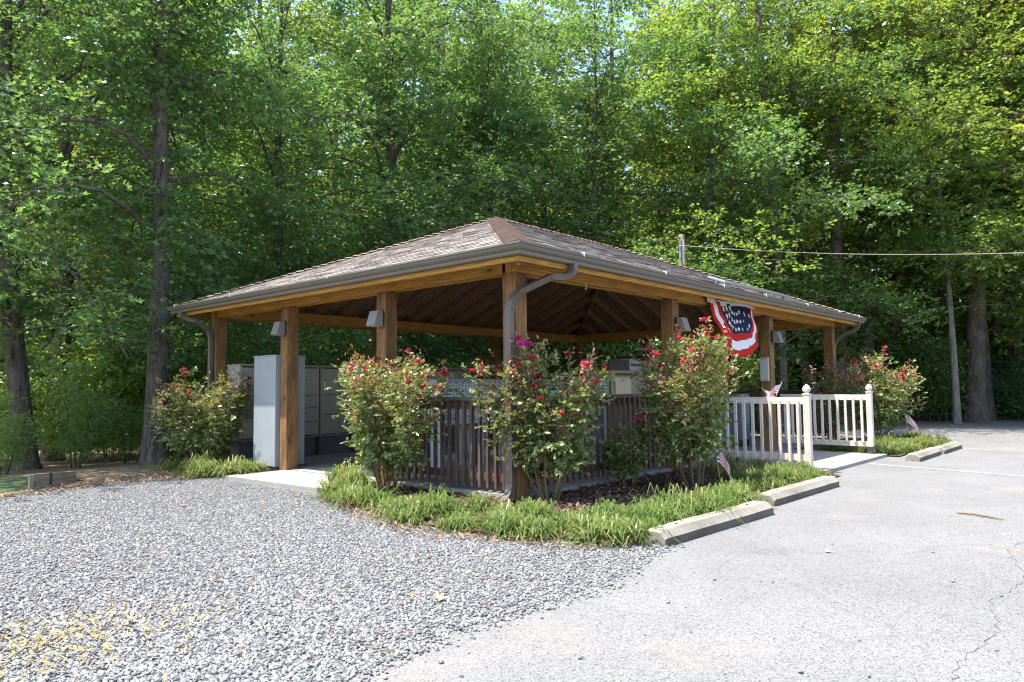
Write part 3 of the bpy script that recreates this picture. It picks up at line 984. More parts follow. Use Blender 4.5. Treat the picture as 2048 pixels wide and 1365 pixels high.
def caps(p, q, n, side, name):
    """folded cap shingles, one over the other, from p up to q"""
    p, q = Vector(p), Vector(q)
    d = (q - p).normalized()
    s_ = d.cross(Vector((0, 0, 1))).normalized()
    up = s_.cross(d)
    if up.z < 0: up = -up
    mb = MB()
    for k in range(n):
        a, b_ = p.lerp(q, k / n), p.lerp(q, (k + 1.15) / n)
        wd = 0.15
        drop = wd * side
        la, lb = 0.034 + rnd.random() * .006, 0.012
        for sg in (1, -1):
            e1 = s_ * (sg * wd) - Vector((0, 0, drop))
            f = [a + up * la, b_ + up * lb, b_ + e1 + up * lb, a + e1 + up * la]
            mb.face(f if sg < 0 else f[::-1])
            g = [a + up * la, a + e1 + up * la, a + e1 + up * (la - .022), a + up * (la - .022)]
            mb.face(g if sg < 0 else g[::-1])
    return child(mb, name, M['cap'], shelter)
for c, tt in ((C00, T0), (C10, T1), (C11, T1), (C01, T0)):
    caps(c, tt, 40, SLOPE * 0.70, 'hip_cap')
caps(T0, T1, 24, SLOPE, 'ridge_cap')

# fascia
FO = 0.406
for (p, q) in [((-FO, -FO), (A + FO, -FO)), ((-FO, B + FO), (A + FO, B + FO))]:
    mb = MB()
    yy = p[1] + (0.019 if p[1] < 0 else -0.019)
    mb.beam((p[0], yy, 2.53), (q[0], yy, 2.53), 0.038, 0.14)
    child(mb, 'fascia_board', M['beam'], shelter)
for xx in (-FO + 0.019, A + FO - 0.019):
    mb = MB()
    mb.beam((xx, -FO + .04, 2.53), (xx, B + FO - .04, 2.53), 0.038, 0.14)
    child(mb, 'fascia_board', M['beam'], shelter)

# gutters, one K-profile trough per side, mitred
prof = [(0.002, 2.62), (0.002, 2.512), (0.07, 2.512), (0.076, 2.525), (0.078, 2.548), (0.098, 2.566), (0.108, 2.585), (0.112, 2.606), (0.124, 2.612), (0.124, 2.630), (0.112, 2.630), (0.106, 2.606), (0.09, 2.575), (0.066, 2.530), (0.012, 2.522), (0.010, 2.62)]
def gcorner(o, sx, sy):
    return (-FO - o if sx < 0 else A + FO + o, -FO - o if sy < 0 else B + FO + o)
gut = {}
for key, (a_, b_) in {'right': ((-1, -1), (1, -1)), 'far': ((1, -1), (1, 1)), 'back': ((1, 1), (-1, 1)), 'left': ((-1, 1), (-1, -1))}.items():
    mb = MB()
    n = len(prof)
    for i in range(n - 1):
        o1, z1 = prof[i]; o2, z2 = prof[i + 1]
        p1, p2 = gcorner(o1, *a_), gcorner(o2, *a_)
        q1, q2 = gcorner(o1, *b_), gcorner(o2, *b_)
        mb.face([(*p1, z1), (*q1, z1), (*q2, z2), (*p2, z2)])
    gut[key] = child(mb, 'gutter', M['gutter'], shelter)
def clip(x, y, ax, par):
    mb = MB()
    if ax == 'x':      # gutter running along x (right side)
        mb.box((x - .004, y - .008, 2.606), (x + .004, y + .002, 2.660))
        mb.beam((x, y + .04, 2.660), (x + .012, y - .010, 2.632), .008, .008)
    else:
        mb.box((x - .008, y - .004, 2.606), (x + .002, y + .004, 2.660))
        mb.beam((x + .04, y, 2.660), (x - .010, y + .012, 2.632), .008, .008)
    child(mb, 'gutter_clip', M['white'], par)
for xx in (0.55, 2.35, 4.05, 5.6, 7.5, 9.3, 10.6):
    clip(xx, -FO - .124, 'x', gut['right'])
for yy in (2.75, 5.3, 7.2):
    clip(-FO - .124, yy, 'y', gut['left'])

# downspouts (rectangular section swept along a path)
def spout(path, wd=0.062, dp=0.082, rib=()):
    """path: world points; section axis chosen from the first horizontal axis given"""
    pts = [Vector(p) for p in path]
    mb = MB()
    rings = []
    n = len(pts)
    side = None
    for i, p in enumerate(pts):
        t = (pts[min(i + 1, n - 1)] - pts[max(i - 1, 0)]).normalized()
        hd = Vector(spout.side)
        x = (hd - t * hd.dot(t)).normalized()
        y = t.cross(x).normalized()
        k = 1.0 + (0.06 if i in rib else 0)
        rings.append([p + x * (wd / 2 * k * a) + y * (dp / 2 * k * b) for a, b in ((-1, -1), (1, -1), (1, 1), (-1, 1))])
    for i in range(n - 1):
        for k in range(4):
            mb.face([rings[i][k], rings[i][(k + 1) % 4], rings[i + 1][(k + 1) % 4], rings[i + 1][k]])
    mb.face(rings[-1])
    return child(mb, 'downspout', M['spout'], shelter)
def elbow(a, c, b, n=8):
    """points rounding corner c between a and b"""
    a, b, c = Vector(a), Vector(b), Vector(c)
    return [(a.lerp(c, t)).lerp(c.lerp(b, t), t) for t in [k / n for k in range(n + 1)]]
spout.side = (0, 1, 0)
# near corner: outlet in the right-hand gutter, elbow back to the near post, curved foot
px, py = -0.052, 0.045
s1 = Vector((0.43, -0.47, 2.515))
path = [s1] + elbow(s1 - Vector((0, 0, .03)), s1 - Vector((0, 0, .16)), s1 + (Vector((px, py, 2.12)) - s1) * .36, 9)
path += elbow(s1 + (Vector((px, py, 2.16)) - s1) * .80, (px, py, 2.14), (px, py, 1.97), 9)
path += [(px, py, 1.2), (px, py, .25)]
path += elbow((px, py, .18), (px, py, 0.02), (px - .16, py - .02, -.04), 9)
spout(path, 0.082, 0.066, rib=(2, 4, 6, 8, 12, 14, 16, 18, 23, 25, 27, 29))
# left far corner
s1 = Vector((-0.47, B + 0.1, 2.515)); px, py = -0.05, B - 0.1
path = [s1] + elbow(s1 - Vector((0, 0, .02)), s1 - Vector((0, 0, .14)), s1 + (Vector((px, py, 2.22)) - s1) * .5 , 6)
path += elbow(s1 + (Vector((px, py, 2.2)) - s1) * .8, (px, py, 2.2), (px, py, 2.0), 6) + [(px, py, 0.0)]
spout(path, 0.082, 0.062)
# right far corner
s1 = Vector((A + 0.1, -0.47, 2.515)); px, py = A + .05, 0.05
path = [s1] + elbow(s1 - Vector((0, 0, .02)), s1 - Vector((0, 0, .2)), s1 + (Vector((px, py, 2.1)) - s1) * .55, 6)
path += elbow(s1 + (Vector((px, py, 2.1)) - s1) * .75, (px, py, 2.1), (px, py, 1.9), 6) + [(px, py, 0.0)]
spout.side = (1, 0, 0)
spout(path, 0.07, 0.062)
# back wall
s1 = Vector((6.35, B + 0.47, 2.515)); px, py = 6.85, B + .05
path = [s1] + elbow(s1 - Vector((0, 0, .02)), s1 - Vector((0, 0, .2)), s1 + (Vector((px, py, 2.0)) - s1) * .55, 6)
path += elbow(s1 + (Vector((px, py, 2.0)) - s1) * .75, (px, py, 2.0), (px, py, 1.8), 6) + [(px, py, 0.0)]
spout(path, 0.07, 0.062)
# hanging hook under the right-hand beam
mb = MB()
mb.tube([(1.35, .02, H), (1.35, .02, H - .03), (1.37, .02, H - .05), (1.35, .02, H - .07), (1.33, .02, H - .055)], .004, 6)
child(mb, 'hook', M['white'], shelter)

# solar panel strip lying on the right-hand slope
sp_ = empty('solar_panel', (5.55, -0.25, roofz(.2)), 'thin grey solar panel lying on the roof above the right gutter', 'solar panel')
ang = math.atan(SLOPE)
nrm = Vector((0, -sin(ang), cos(ang))); upv = Vector((0, cos(ang), sin(ang)))
mb = MB(); c = Vector((5.65, -0.26, roofz(.17))) + nrm * .085
mb.obox(c, (1, 0, 0), upv, nrm, (2.7, .30, .03))
child(mb, 'frame', M['alu'], sp_, bevel=.004)
mb = MB()
for k in range(4):
    mb.obox(c + nrm * .017 + Vector((-1.02 + k * .68, 0, 0)), (1, 0, 0), upv, nrm, (.64, .25, .004))
child(mb, 'glass_cell', M['solar'], sp_)
mb = MB()
for xx in (-1.1, 1.1):
    for d in (-.1, .1):
        mb.obox(c - nrm * .05 + Vector((xx, 0, 0)) + upv * d, (1, 0, 0), upv, nrm, (.04, .04, .06))
child(mb, 'mount', M['alu'], sp_)

# wall-pack lamps on the posts
def wall_lamp(p, face, label):
    """p: centre on the post face; face = outward normal"""
    n = Vector(face); sd_ = Vector((0, 0, 1)).cross(n)
    L = empty('wall_lamp', p, label, 'lamp', 'wall lamps on the shelter posts')
    p = Vector(p); z = Vector((0, 0, 1))
    mb = MB(); mb.obox(p + n * .02, n, sd_, z, (.04, .13, .20)); child(mb, 'back_plate', M['lampdark'], L, bevel=.004)
    mb = MB()
    q = [(0.04, .085), (0.115, .085), (0.175, -.10), (0.165, -.115), (0.04, -.115)]
    for sg in (1, -1):
        f = [p + n * a + z * b + sd_ * (.085 * sg) for a, b in q]
        mb.face(f if sg < 0 else f[::-1])
    for i in range(5):
        if i == 3: continue
        a, b = q[i], q[(i + 1) % 5]
        mb.face([p + n * a[0] + z * a[1] - sd_ * .085, p + n * b[0] + z * b[1] - sd_ * .085, p + n * b[0] + z * b[1] + sd_ * .085, p + n * a[0] + z * a[1] + sd_ * .085][::-1])
    child(mb, 'lamp_hood', M['lampbody'], L)
    mb = MB(); mb.obox(p + n * .1 - z * .108, n, sd_, z, (.11, .15, .012)); child(mb, 'lens', M['lens'], L)
wall_lamp((0, B / 3 + .0, 2.10), (-1, 0, 0), 'grey wall lamp on the sunlit post left of the corner downspout')
wall_lamp((0, 2 * B / 3, 2.12), (-1, 0, 0), 'grey wall lamp on the post beside the tall blue grey cabinet')
wall_lamp((A / 3 + .04, 0, 2.08), (0, -1, 0), 'grey wall lamp on the post left of the bunting')
wall_lamp((2 * A / 3 + .04, 0, 2.06), (0, -1, 0), 'grey wall lamp on the post right of the bunting')
pb = empty('meter_box', (2 * A / 3 - .13, .08, 1.25), 'thin pale service box fixed to the post right of the bunting', 'box')
mb = MB(); mb.box((2 * A / 3 - .17, .02, 1.25), (2 * A / 3 - .097, .17, 1.68)); child(mb, 'box_body', M['tan'], pb, bevel=.006)
mb = MB(); mb.box((2 * A / 3 - .178, .035, 1.28), (2 * A / 3 - .172, .155, 1.65)); child(mb, 'box_door', M['boxwhite'], pb)

# ------------------------------------------------------------------ railings of the shelter
def railing(name, p, q, label, mat, n_bal, top=1.07, bot=0.17, bal_lo=0.05, bal_hi=1.03, out=(0, -1, 0), group=None, bw=0.036, posts=()):
    p, q, out = Vector(p), Vector(q), Vector(out)
    root = empty(name, (p + q) / 2, label, 'railing', group)
    mb = MB(); mb.beam(p + Vector((0, 0, top - .018)), q + Vector((0, 0, top - .018)), .13, .036); child(mb, 'cap_rail', mat, root, bevel=.003)
    mb = MB(); mb.beam(p + Vector((0, 0, top - .09)), q + Vector((0, 0, top - .09)), .038, .10); child(mb, 'top_rail', mat, root, bevel=.003)
    mb = MB(); mb.beam(p + Vector((0, 0, bot)), q + Vector((0, 0, bot)), .038, .09); child(mb, 'bottom_rail', mat, root, bevel=.003)
    for k in range(n_bal):
        c = p.lerp(q, (k + .5) / n_bal) + out * (.02 + bw / 2)
        mb = MB(); mb.box((c.x - bw / 2, c.y - bw / 2, p.z + bal_lo), (c.x + bw / 2, c.y + bw / 2, p.z + bal_hi)); child(mb, 'baluster', mat, root)
    return root
railing('wooden_railing', (.12, .2, 0), (.12, B / 3 - .01, 0), 'dark brown wooden railing on the gravel side between two posts', M['darkrail'], 17, out=(-1, 0, 0), group='railings round the shelter')
railing('wooden_railing', (.2, .12, 0), (A / 3 - .01, .12, 0), 'dark brown wooden railing facing the wheel stops behind the rose bushes', M['darkrail'], 27, group='railings round the shelter')
railing('wooden_railing', (A / 3 + .2, .12, 0), (4.4, .12, 0), 'short dark railing stub at the start of the walkway', M['darkrail'], 5, group='railings round the shelter')
railing('wooden_railing', (A - .12, .2, 0), (A - .12, B / 3, 0), 'brown railing at the far end of the shelter', M['darkrail'], 17, out=(1, 0, 0), group='railings round the shelter')

def ramp_railing(x, label, seed):
    root = empty('ramp_railing', (x, -.75, 0), label, 'railing', 'pale railings beside the walkway')
    g = M['greyrail']
    zz = -.01
    mb = MB(); mb.beam((x, .03, zz + .97), (x, -1.455, zz + .955), .04, .095); child(mb, 'top_rail', g, root, bevel=.003)
    mb = MB(); mb.beam((x, .03, zz + .17), (x, -1.455, zz + .16), .04, .09); child(mb, 'bottom_rail', g, root, bevel=.003)
    n = 11
    for k in range(n):
        y = -.06 - k * (1.32 / (n - 1))
        mb = MB(); mb.box((x - .056, y - .018, zz + .10 if x < 5 else zz + .19), (x - .021, y + .018, zz + .955)); child(mb, 'baluster', g, root)
    py = -1.50
    mb = MB(); mb.box((x - .045, py - .045, -.10), (x + .045, py + .045, 1.03))
    po = child(mb, 'post', g, root, bevel=.006)
    mb = MB()
    mb.box((x - .05, py - .05, 1.03), (x + .05, py + .05, 1.05))
    def lp(pr):
        for i in range(len(pr) - 1):
            (a, z1), (b, z2) = pr[i], pr[i + 1]
            for k in range(8):
                t0, t1 = 2 * pi * (k + .5) / 8, 2 * pi * (k + 1.5) / 8
                mb.face([(x + a * cos(t0), py + a * sin(t0), z1), (x + a * cos(t1), py + a * sin(t1), z1), (x + b * cos(t1), py + b * sin(t1), z2), (x + b * cos(t0), py + b * sin(t0), z2)])
    lp([(.034, 1.05), (.032, 1.068), (.054, 1.085), (.056, 1.115), (.040, 1.15), (.012, 1.175), (.0, 1.18)])
    c = child(mb, 'post_cap', g, root)
    c.parent = po
    c.location = Vector((0, 0, 0))
    if x > 5:
        mb = MB(); mb.box((x - .05, py - .05, -.095), (x + .05, py + .05, .11)); child(mb, 'post_sleeve', M['lampdark'], root)
    return root
ramp_railing(4.5, 'pale weathered railing on the near side of the walkway with pointed post cap', 1)
ramp_railing(7.5, 'pale weathered railing on the far side of the walkway with dark post foot', 2)

# ------------------------------------------------------------------ mailbox cabinets
def rect(mb, x0, x1, z0, z1, y, dy, mi=0):
    mb.box((x0, y - dy, z0), (x1, y, z1), mi)

CBW = 0.775
def make_cbu(kind):
    root = empty('mailbox_cabinet', (0, 0, 0), 'x', 'mailbox', 'taupe mailbox cabinets along the back of the shelter')
    mb = MB(); mb.box((0.012, .012, .34), (CBW - .012, .42, 1.60)); child(mb, 'cabinet_body', M['cbu'], root, bevel=.006)
    mb = MB(); mb.box((.05, .07, 0), (CBW - .05, .36, .34)); child(mb, 'pedestal', M['cbudark'], root)
    mb = MB(); mb.box((0, -.02, 1.60), (CBW, .44, 1.625)); child(mb, 'top_cap', M['cbu'], root, bevel=.005)
    for sx in (.018, CBW / 2 - .018, CBW - .05):
        mb = MB(); mb.box((sx, -.012, .36), (sx + .03, .0036, 1.595)); child(mb, 'frame_strip', M['cbu'], root)
    mb = MB(); mb.box((.03, .004, .362), (CBW - .03, .0118, 1.59)); child(mb, 'door_recess', M['keyhole'], root)
    rows = [[.375, .735, 1.09, 1.575], [.375, .62, .86, 1.09, 1.575], [.375, .735, 1.09, 1.33, 1.575]][kind]
    for c in range(2):
        x0 = .055 + c * (CBW / 2 - .018); x1 = x0 + CBW / 2 - .078
        for i in range(len(rows) - 1):
            mb = MB(); mb.box((x0 - .014, -.010, rows[i] + .006), (x1 + .012, .0035, rows[i + 1] - .006))
            d = child(mb, 'mail_door', M['cbu'], root, bevel=.003)
            zc = (rows[i] + rows[i + 1]) / 2 + .02
            mb = MB(); mb.tube([(x0 + .06 + .1 * ((c + i) % 2), -.010, zc), (x0 + .06 + .1 * ((c + i) % 2), -.017, zc)], .011, 8)
            k = child(mb, 'lock', M['keyhole'], root); k.parent = d
            if i == len(rows) - 2 and c == 0:
                mb = MB(); mb.box((x0 + .03, -.022, zc - .12), (x0 + .05, -.010, zc - .02)); h = child(mb, 'handle', M['white'], root); h.parent = d
    return root
def copy_tree(o, parent=None):
    c = o.copy(); COL.objects.link(c)
    if parent is not None: c.parent = parent
    for ch in list(o.children): copy_tree(ch, c)
    return c
protos = [make_cbu(k) for k in range(3)]
used = set()
names = ['taupe mailbox cabinet at the left end of the back row beside the corner post', 'taupe mailbox cabinet second from the left end, mostly behind the tall blue grey cabinet',
         'taupe mailbox cabinet seen in the opening just right of the tall blue grey cabinet', 'taupe mailbox cabinet seen in the opening just left of the sunlit lamp post',
         'taupe mailbox cabinet behind the sunlit lamp post and tall left rose', 'taupe mailbox cabinet whose top shows above the left rose',
         'taupe mailbox cabinet at the right end of the back row left of the downspout']
for i, lab in enumerate(names):
    k = [0, 1, 0, 0, 1, 2, 0][i]
    o = protos[k] if k not in used else copy_tree(protos[k])
    used.add(k)
    o.location = (.14 + i * .785, 6.25, 0)
    o["label"] = lab
if 2 not in used: pass

# tall blue-grey cabinet seen side-on in the left bay
tc = empty('parcel_cabinet', (.2, 5.1, 0), 'tall plain blue grey cabinet behind the left opening post', 'cabinet')
mb = MB(); mb.box((-.05, 4.79, .03), (.46, 5.42, 1.70)); child(mb, 'cabinet_body', M['bluegrey'], tc, bevel=.006)
mb = MB(); mb.box((-.02, 4.82, -.06), (.43, 5.39, .03)); child(mb, 'plinth', M['cbudark'], tc)
mb = MB(); mb.box((.462, 4.83, .08), (.475, 5.38, 1.66)); child(mb, 'cabinet_door', M['bluegrey'], tc, bevel=.003)
mb = MB(); mb.box((-.058, 4.783, 1.70), (.468, 5.427, 1.718)); child(mb, 'top_cap', M['bluegrey'], tc)

# racks of small pale mailboxes in the middle
def small_rack(x0, n, y, label, legs=True):
    root = empty('mailbox_rack', (x0 + n * .065, y + .15, 0), label, 'mailbox', 'racks of small pale mailboxes in the middle of the shelter')
    w_ = n * .13
    mb = MB(); mb.box((x0, y + .012, .64), (x0 + w_, y + .38, 1.295)); child(mb, 'rack_body', M['bluegrey'], root, bevel=.004)
    mb = MB(); mb.box((x0 - .01, y - .015, 1.295), (x0 + w_ + .01, y + .395, 1.312)); child(mb, 'top_cap', M['bluegrey'], root)
    for r_ in range(5):
        for c in range(n):
            mb = MB()
            bx, bz = x0 + c * .13, .655 + r_ * .127
            mb.box((bx + .006, y - .002, bz), (bx + .124, y + .0115, bz + .12))
            d = child(mb, 'mail_door', M['boxwhite'], root)
            mb = MB()
            mb.box((bx + .04, y - .005, bz + .090), (bx + .092, y - .0022, bz + .110), 0)
            k = child(mb, 'slot', M['keyhole'], root); k.parent = d; k.location = (0, 0, 0)
            mb = MB(); mb.box((bx + .053, y - .006, bz + .042), (bx + .075, y - .0022, bz + .064), 0)
            k = child(mb, 'lock', M['keyhole'], root); k.parent = d; k.location = (0, 0, 0)
    for lx in (x0 + .03, x0 + w_ - .13):
        mb = MB(); mb.box((lx, y + .04, 0), (lx + .1, y + .34, .64)); child(mb, 'leg', M['bluegrey'], root)
    mb = MB(); mb.box((x0 + .14, y + .1, .12), (x0 + w_ - .14, y + .14, .2)); child(mb, 'stretcher', M['bluegrey'], root)
    return root
small_rack(1.30, 6, 2.6, 'rack of small pale mailboxes left of the corner downspout behind the left rose')
small_rack(2.13, 6, 2.6, 'rack of small pale mailboxes right behind the corner post')
small_rack(3.3, 9, 2.6, 'long rack of small pale mailboxes hidden behind the near corner rose')
small_rack(4.75, 7, 2.6, 'rack of small mailboxes left of the tan cabinet with the paper notice')
tn = empty('tan_cabinet', (6.4, 2.8, 0), 'tan cabinet with a yellowed paper notice on its front', 'cabinet')
mb = MB(); mb.box((5.75, 2.6, .95), (7.15, 3.1, 1.50)); child(mb, 'cabinet_body', M['tan'], tn, bevel=.006)
mb = MB(); mb.box((5.9, 2.585, 1.40), (6.75, 2.599, 1.44)); child(mb, 'drawer_slot', M['brownboard'], tn)
for lx in (5.8, 6.4, 7.0):
    mb = MB(); mb.box((lx, 2.64, 0), (lx + .09, 3.05, .95)); child(mb, 'leg', M['tan'], tn)
mb = MB(); mb.box((5.68, 2.585, .92), (7.2, 3.12, .948)); child(mb, 'shelf', M['tan'], tn)
pn = empty('paper_notice', (6.0, 2.58, 1.07), 'yellowed paper notice taped on the tan cabinet', 'notice')
mb = MB(); mb.box((5.86, 2.580, 1.04), (6.42, 2.584, 1.36)); child(mb, 'sheet', M['paper'], pn)
mb = MB()
for k, (a, b) in enumerate([(.14, .40), (.22, .32), (.24, .30)]):
    mb.box((5.86 + a, 2.5785, 1.325 - k * .028), (5.86 + b, 2.5798, 1.333 - k * .028))
child(mb, 'text_line', M['brownboard'], pn)
ub = empty('key_cabinet', (6.8, 2.8, 1.5), 'small pale slotted cabinet standing on top of the tan cabinet', 'cabinet')
mb = MB(); mb.box((6.45, 2.62, 1.502), (7.12, 3.0, 1.70)); child(mb, 'cabinet_body', M['boxwhite'], ub, bevel=.004)
mb = MB()
for k in range(6):
    mb.box((6.5 + k * .1, 2.61, 1.585), (6.56 + k * .1, 2.6185, 1.64))
child(mb, 'slot', M['keyhole'], ub)
mb = MB(); mb.box((6.58, 2.7, 1.70), (6.98, 2.95, 1.745)); child(mb, 'lid', M['boxwhite'], ub, bevel=.004)
# low dark box beside it and brown board at the far end
db = empty('dark_box', (6.0, 2.8, 1.5), 'black box standing on the tan cabinet', 'box')
mb = MB(); mb.box((5.78, 2.66, 1.502), (6.36, 3.0, 1.69)); child(mb, 'box_body', M['lampdark'], db, bevel=.008)
mb = MB(); mb.box((5.77, 2.65, 1.69), (6.37, 3.01, 1.71)); child(mb, 'lid', M['lampdark'], db)
nb = empty('notice_board', (10.3, 4.2, 0), 'wide brown board standing at the far end of the shelter', 'board')
mb = MB(); mb.box((10.3, 2.6, .9), (10.34, 5.4, 1.98)); child(mb, 'panel', M['brownboard'], nb)
mb = MB(); mb.box((10.28, 2.55, 1.98), (10.36, 5.45, 2.01)); child(mb, 'top_trim', M['timber'], nb)
for yy in (2.7, 5.2):
    mb = MB(); mb.box((10.345, yy, 0), (10.42, yy + .09, 1.95)); child(mb, 'leg', M['brownboard'], nb)

# litter bins behind the near ramp railing
def bin_(x, y, r, h, label, mat):
    root = empty('litter_bin', (x, y, 0), label, 'bin')
    mb = MB(); mb.lathe([(0, 0.002), (r * .72, 0.002), (r * .76, .05), (r, h - .02), (r * 1.03, h - .02)], (x, y, 0), 24); child(mb, 'bin_body', mat, root, smooth=True)
    mb = MB(); mb.lathe([(r * 1.03, h - .02), (r * 1.08, h - .015), (r * 1.08, h + .015), (r * .95, h + .02), (r * .92, h - .06), (0, h - .06)], (x, y, 0), 24); child(mb, 'rim', mat, root, smooth=True)
bin_(7.95, .35, .17, .42, 'low blue grey litter bin behind the walkway railing', M['binblue'])
dm = empty('drop_box', (7.7, .95, 0), 'dark blue drop box standing behind the walkway railing', 'box')
mb = MB(); mb.box((7.5, .8, .12), (7.9, 1.25, 1.02)); child(mb, 'box_body', M['binblue'], dm, bevel=.02)
mb = MB(); mb.box((7.486, .86, .80), (7.499, 1.19, .86)); child(mb, 'slot', M['keyhole'], dm)
for (a, b) in ((7.52, .82), (7.84, .82), (7.52, 1.19), (7.84, 1.19)):
    mb = MB(); mb.box((a, b, 0), (a + .04, b + .04, .12)); child(mb, 'leg', M['lampdark'], dm)

# ------------------------------------------------------------------ wheel stops
def wheel_stop(x0, x1, y, label, rz=0.0, seed=0):
    rr = random.Random(seed)
    L = x1 - x0
    prof_ = [(-.115, 0), (-.115, .065), (-.062, .118), (.062, .118), (.115, .065), (.115, 0)]
    mb = MB()
    n = 14
    xs_ = [-L / 2 + .045] + [-L / 2 + .045 + (L - .09) * k / n for k in range(1, n)] + [L / 2 - .045]
    rings = []
    for k, xx in enumerate([-L / 2] + xs_ + [L / 2]):
        end = k == 0 or k == n + 2
        sc_ = .90 if end else 1.0
        rings.append([Vector((xx, a * sc_ + rr.uniform(-.002, .002), b * (.86 if end else 1) + rr.uniform(-.002, .002) * (b > 0))) for a, b in prof_])
    for i in range(len(rings) - 1):
        for k in range(5):
            mb.face([rings[i][k], rings[i][k + 1], rings[i + 1][k + 1], rings[i + 1][k]][::-1], None, 1 if k == 0 else 0)  # upright face on the asphalt side takes the painted-shade concrete
    mb.face(rings[0]); mb.face(rings[-1][::-1])
    root = empty('wheel_stop', ((x0 + x1) / 2, y, GZ), label, 'wheel stop', 'concrete wheel stops along the bed', rz)
    mb.build('concrete_bar', [M['stop'], M['stopshade']], root)
    for s_ in (-.62, .62):
        mb = MB(); mb.tube([(s_ * L / 1.9, 0, .115), (s_ * L / 1.9, 0, .124)], .012, 8)
        mb.build('anchor_pin', M['lampdark'], root)
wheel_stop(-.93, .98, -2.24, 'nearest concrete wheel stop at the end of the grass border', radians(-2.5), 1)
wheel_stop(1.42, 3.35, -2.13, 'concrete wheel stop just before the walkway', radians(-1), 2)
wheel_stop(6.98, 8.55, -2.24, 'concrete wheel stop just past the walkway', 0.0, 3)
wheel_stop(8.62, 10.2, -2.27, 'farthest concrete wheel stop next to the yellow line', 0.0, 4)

# low timber wall left
tw = empty('timber_wall', (-2.75, 5.95, GZ), 'low timber retaining wall at the left edge of the gravel', 'wall')
d0, d1 = Vector((-2.95, 5.72, 0)), Vector((-2.25, 6.35, 0))
for k in range(2):
    mb = MB(); mb.beam(d0 + Vector((0, 0, -.02 + k * .105)), d1 + Vector((0, 0, -.04 + k * .06)), .05, .10); child(mb, 'board', M['timber'], tw, bevel=.004)
for t_ in (0.0, .42):
    q = d0.lerp(d1, t_) + Vector((-.02, -.045, 0))
    mb = MB(); mb.box((q.x - .022, q.y - .022, GZ - .1), (q.x + .022, q.y + .022, .135 - t_ * .05)); child(mb, 'stake', M['lampdark'] if t_ else M['timber'], tw)

# ------------------------------------------------------------------ pole and service cable
pl = empty('utility_pole', (11.8, 4.24, gz_at(11.8, 4.24)), 'weathered grey utility pole rising behind the right roof slope', 'pole')
PB = Vector((12.0, 4.35, -.1)); PT = PB + Vector((0, 0, 5.45))
mb = MB(); mb.tube([PB, PB.lerp(PT, .5), PT], [.10, .092, .085], 12); child(mb, 'pole_shaft', M['pole'], pl, smooth=True)
mb = MB(); mb.box((PB.x - .115, PB.y - .03, 3.2), (PB.x - .095, PB.y + .03, 5.2)); child(mb, 'conduit', M['bolt'], pl)
mb = MB(); mb.tube([PT + Vector((-.09, 0, -.35)), PT + Vector((-.16, -.04, -.33))], .025, 8); child(mb, 'insulator', M['white'], pl)
# pole position follows the sight line through the roof; cable sags towards the right foreground
at0 = PT + Vector((-.1, -.05, -.32))
at1 = Vector((CX + 13.8 * FW[0] + 13.1 * RT[0], CY + 13.8 * FW[1] + 13.1 * RT[1], 3.78))
mb = MB()
pts = []
for k in range(41):
    t_ = k / 40
    q = at0.lerp(at1, t_); q.z -= 4 * .22 * t_ * (1 - t_)
    pts.append(q)
mb.tube(pts, .007, 6)
tag(mb.build('service_cable', M['cable']), 'pale overhead cable sagging from the pole to the right', 'cable')
mb = MB()
b1 = Vector((9.6, 5.2, 3.75))
mb.tube([at0, at0.lerp(b1, .5) + Vector((0, 0, -.06)), b1], .006, 5)
tag(mb.build('service_drop', M['bolt']), 'thin grey wire dropping from the pole behind the roof', 'cable')

# ------------------------------------------------------------------ flags
def star_faces(mb, c, ux, uz, r, mi, n):
    pts = []
    for k in range(10):
        rr_ = r if k % 2 == 0 else r * .42
        a = pi / 2 + k * pi / 5
        pts.append(c + ux * (rr_ * cos(a)) + uz * (rr_ * sin(a)) + n)
    for k in range(5):
        i = 2 * k
        mb.face([c + n, pts[i - 1], pts[i], pts[(i + 1) % 10]], None, mi)

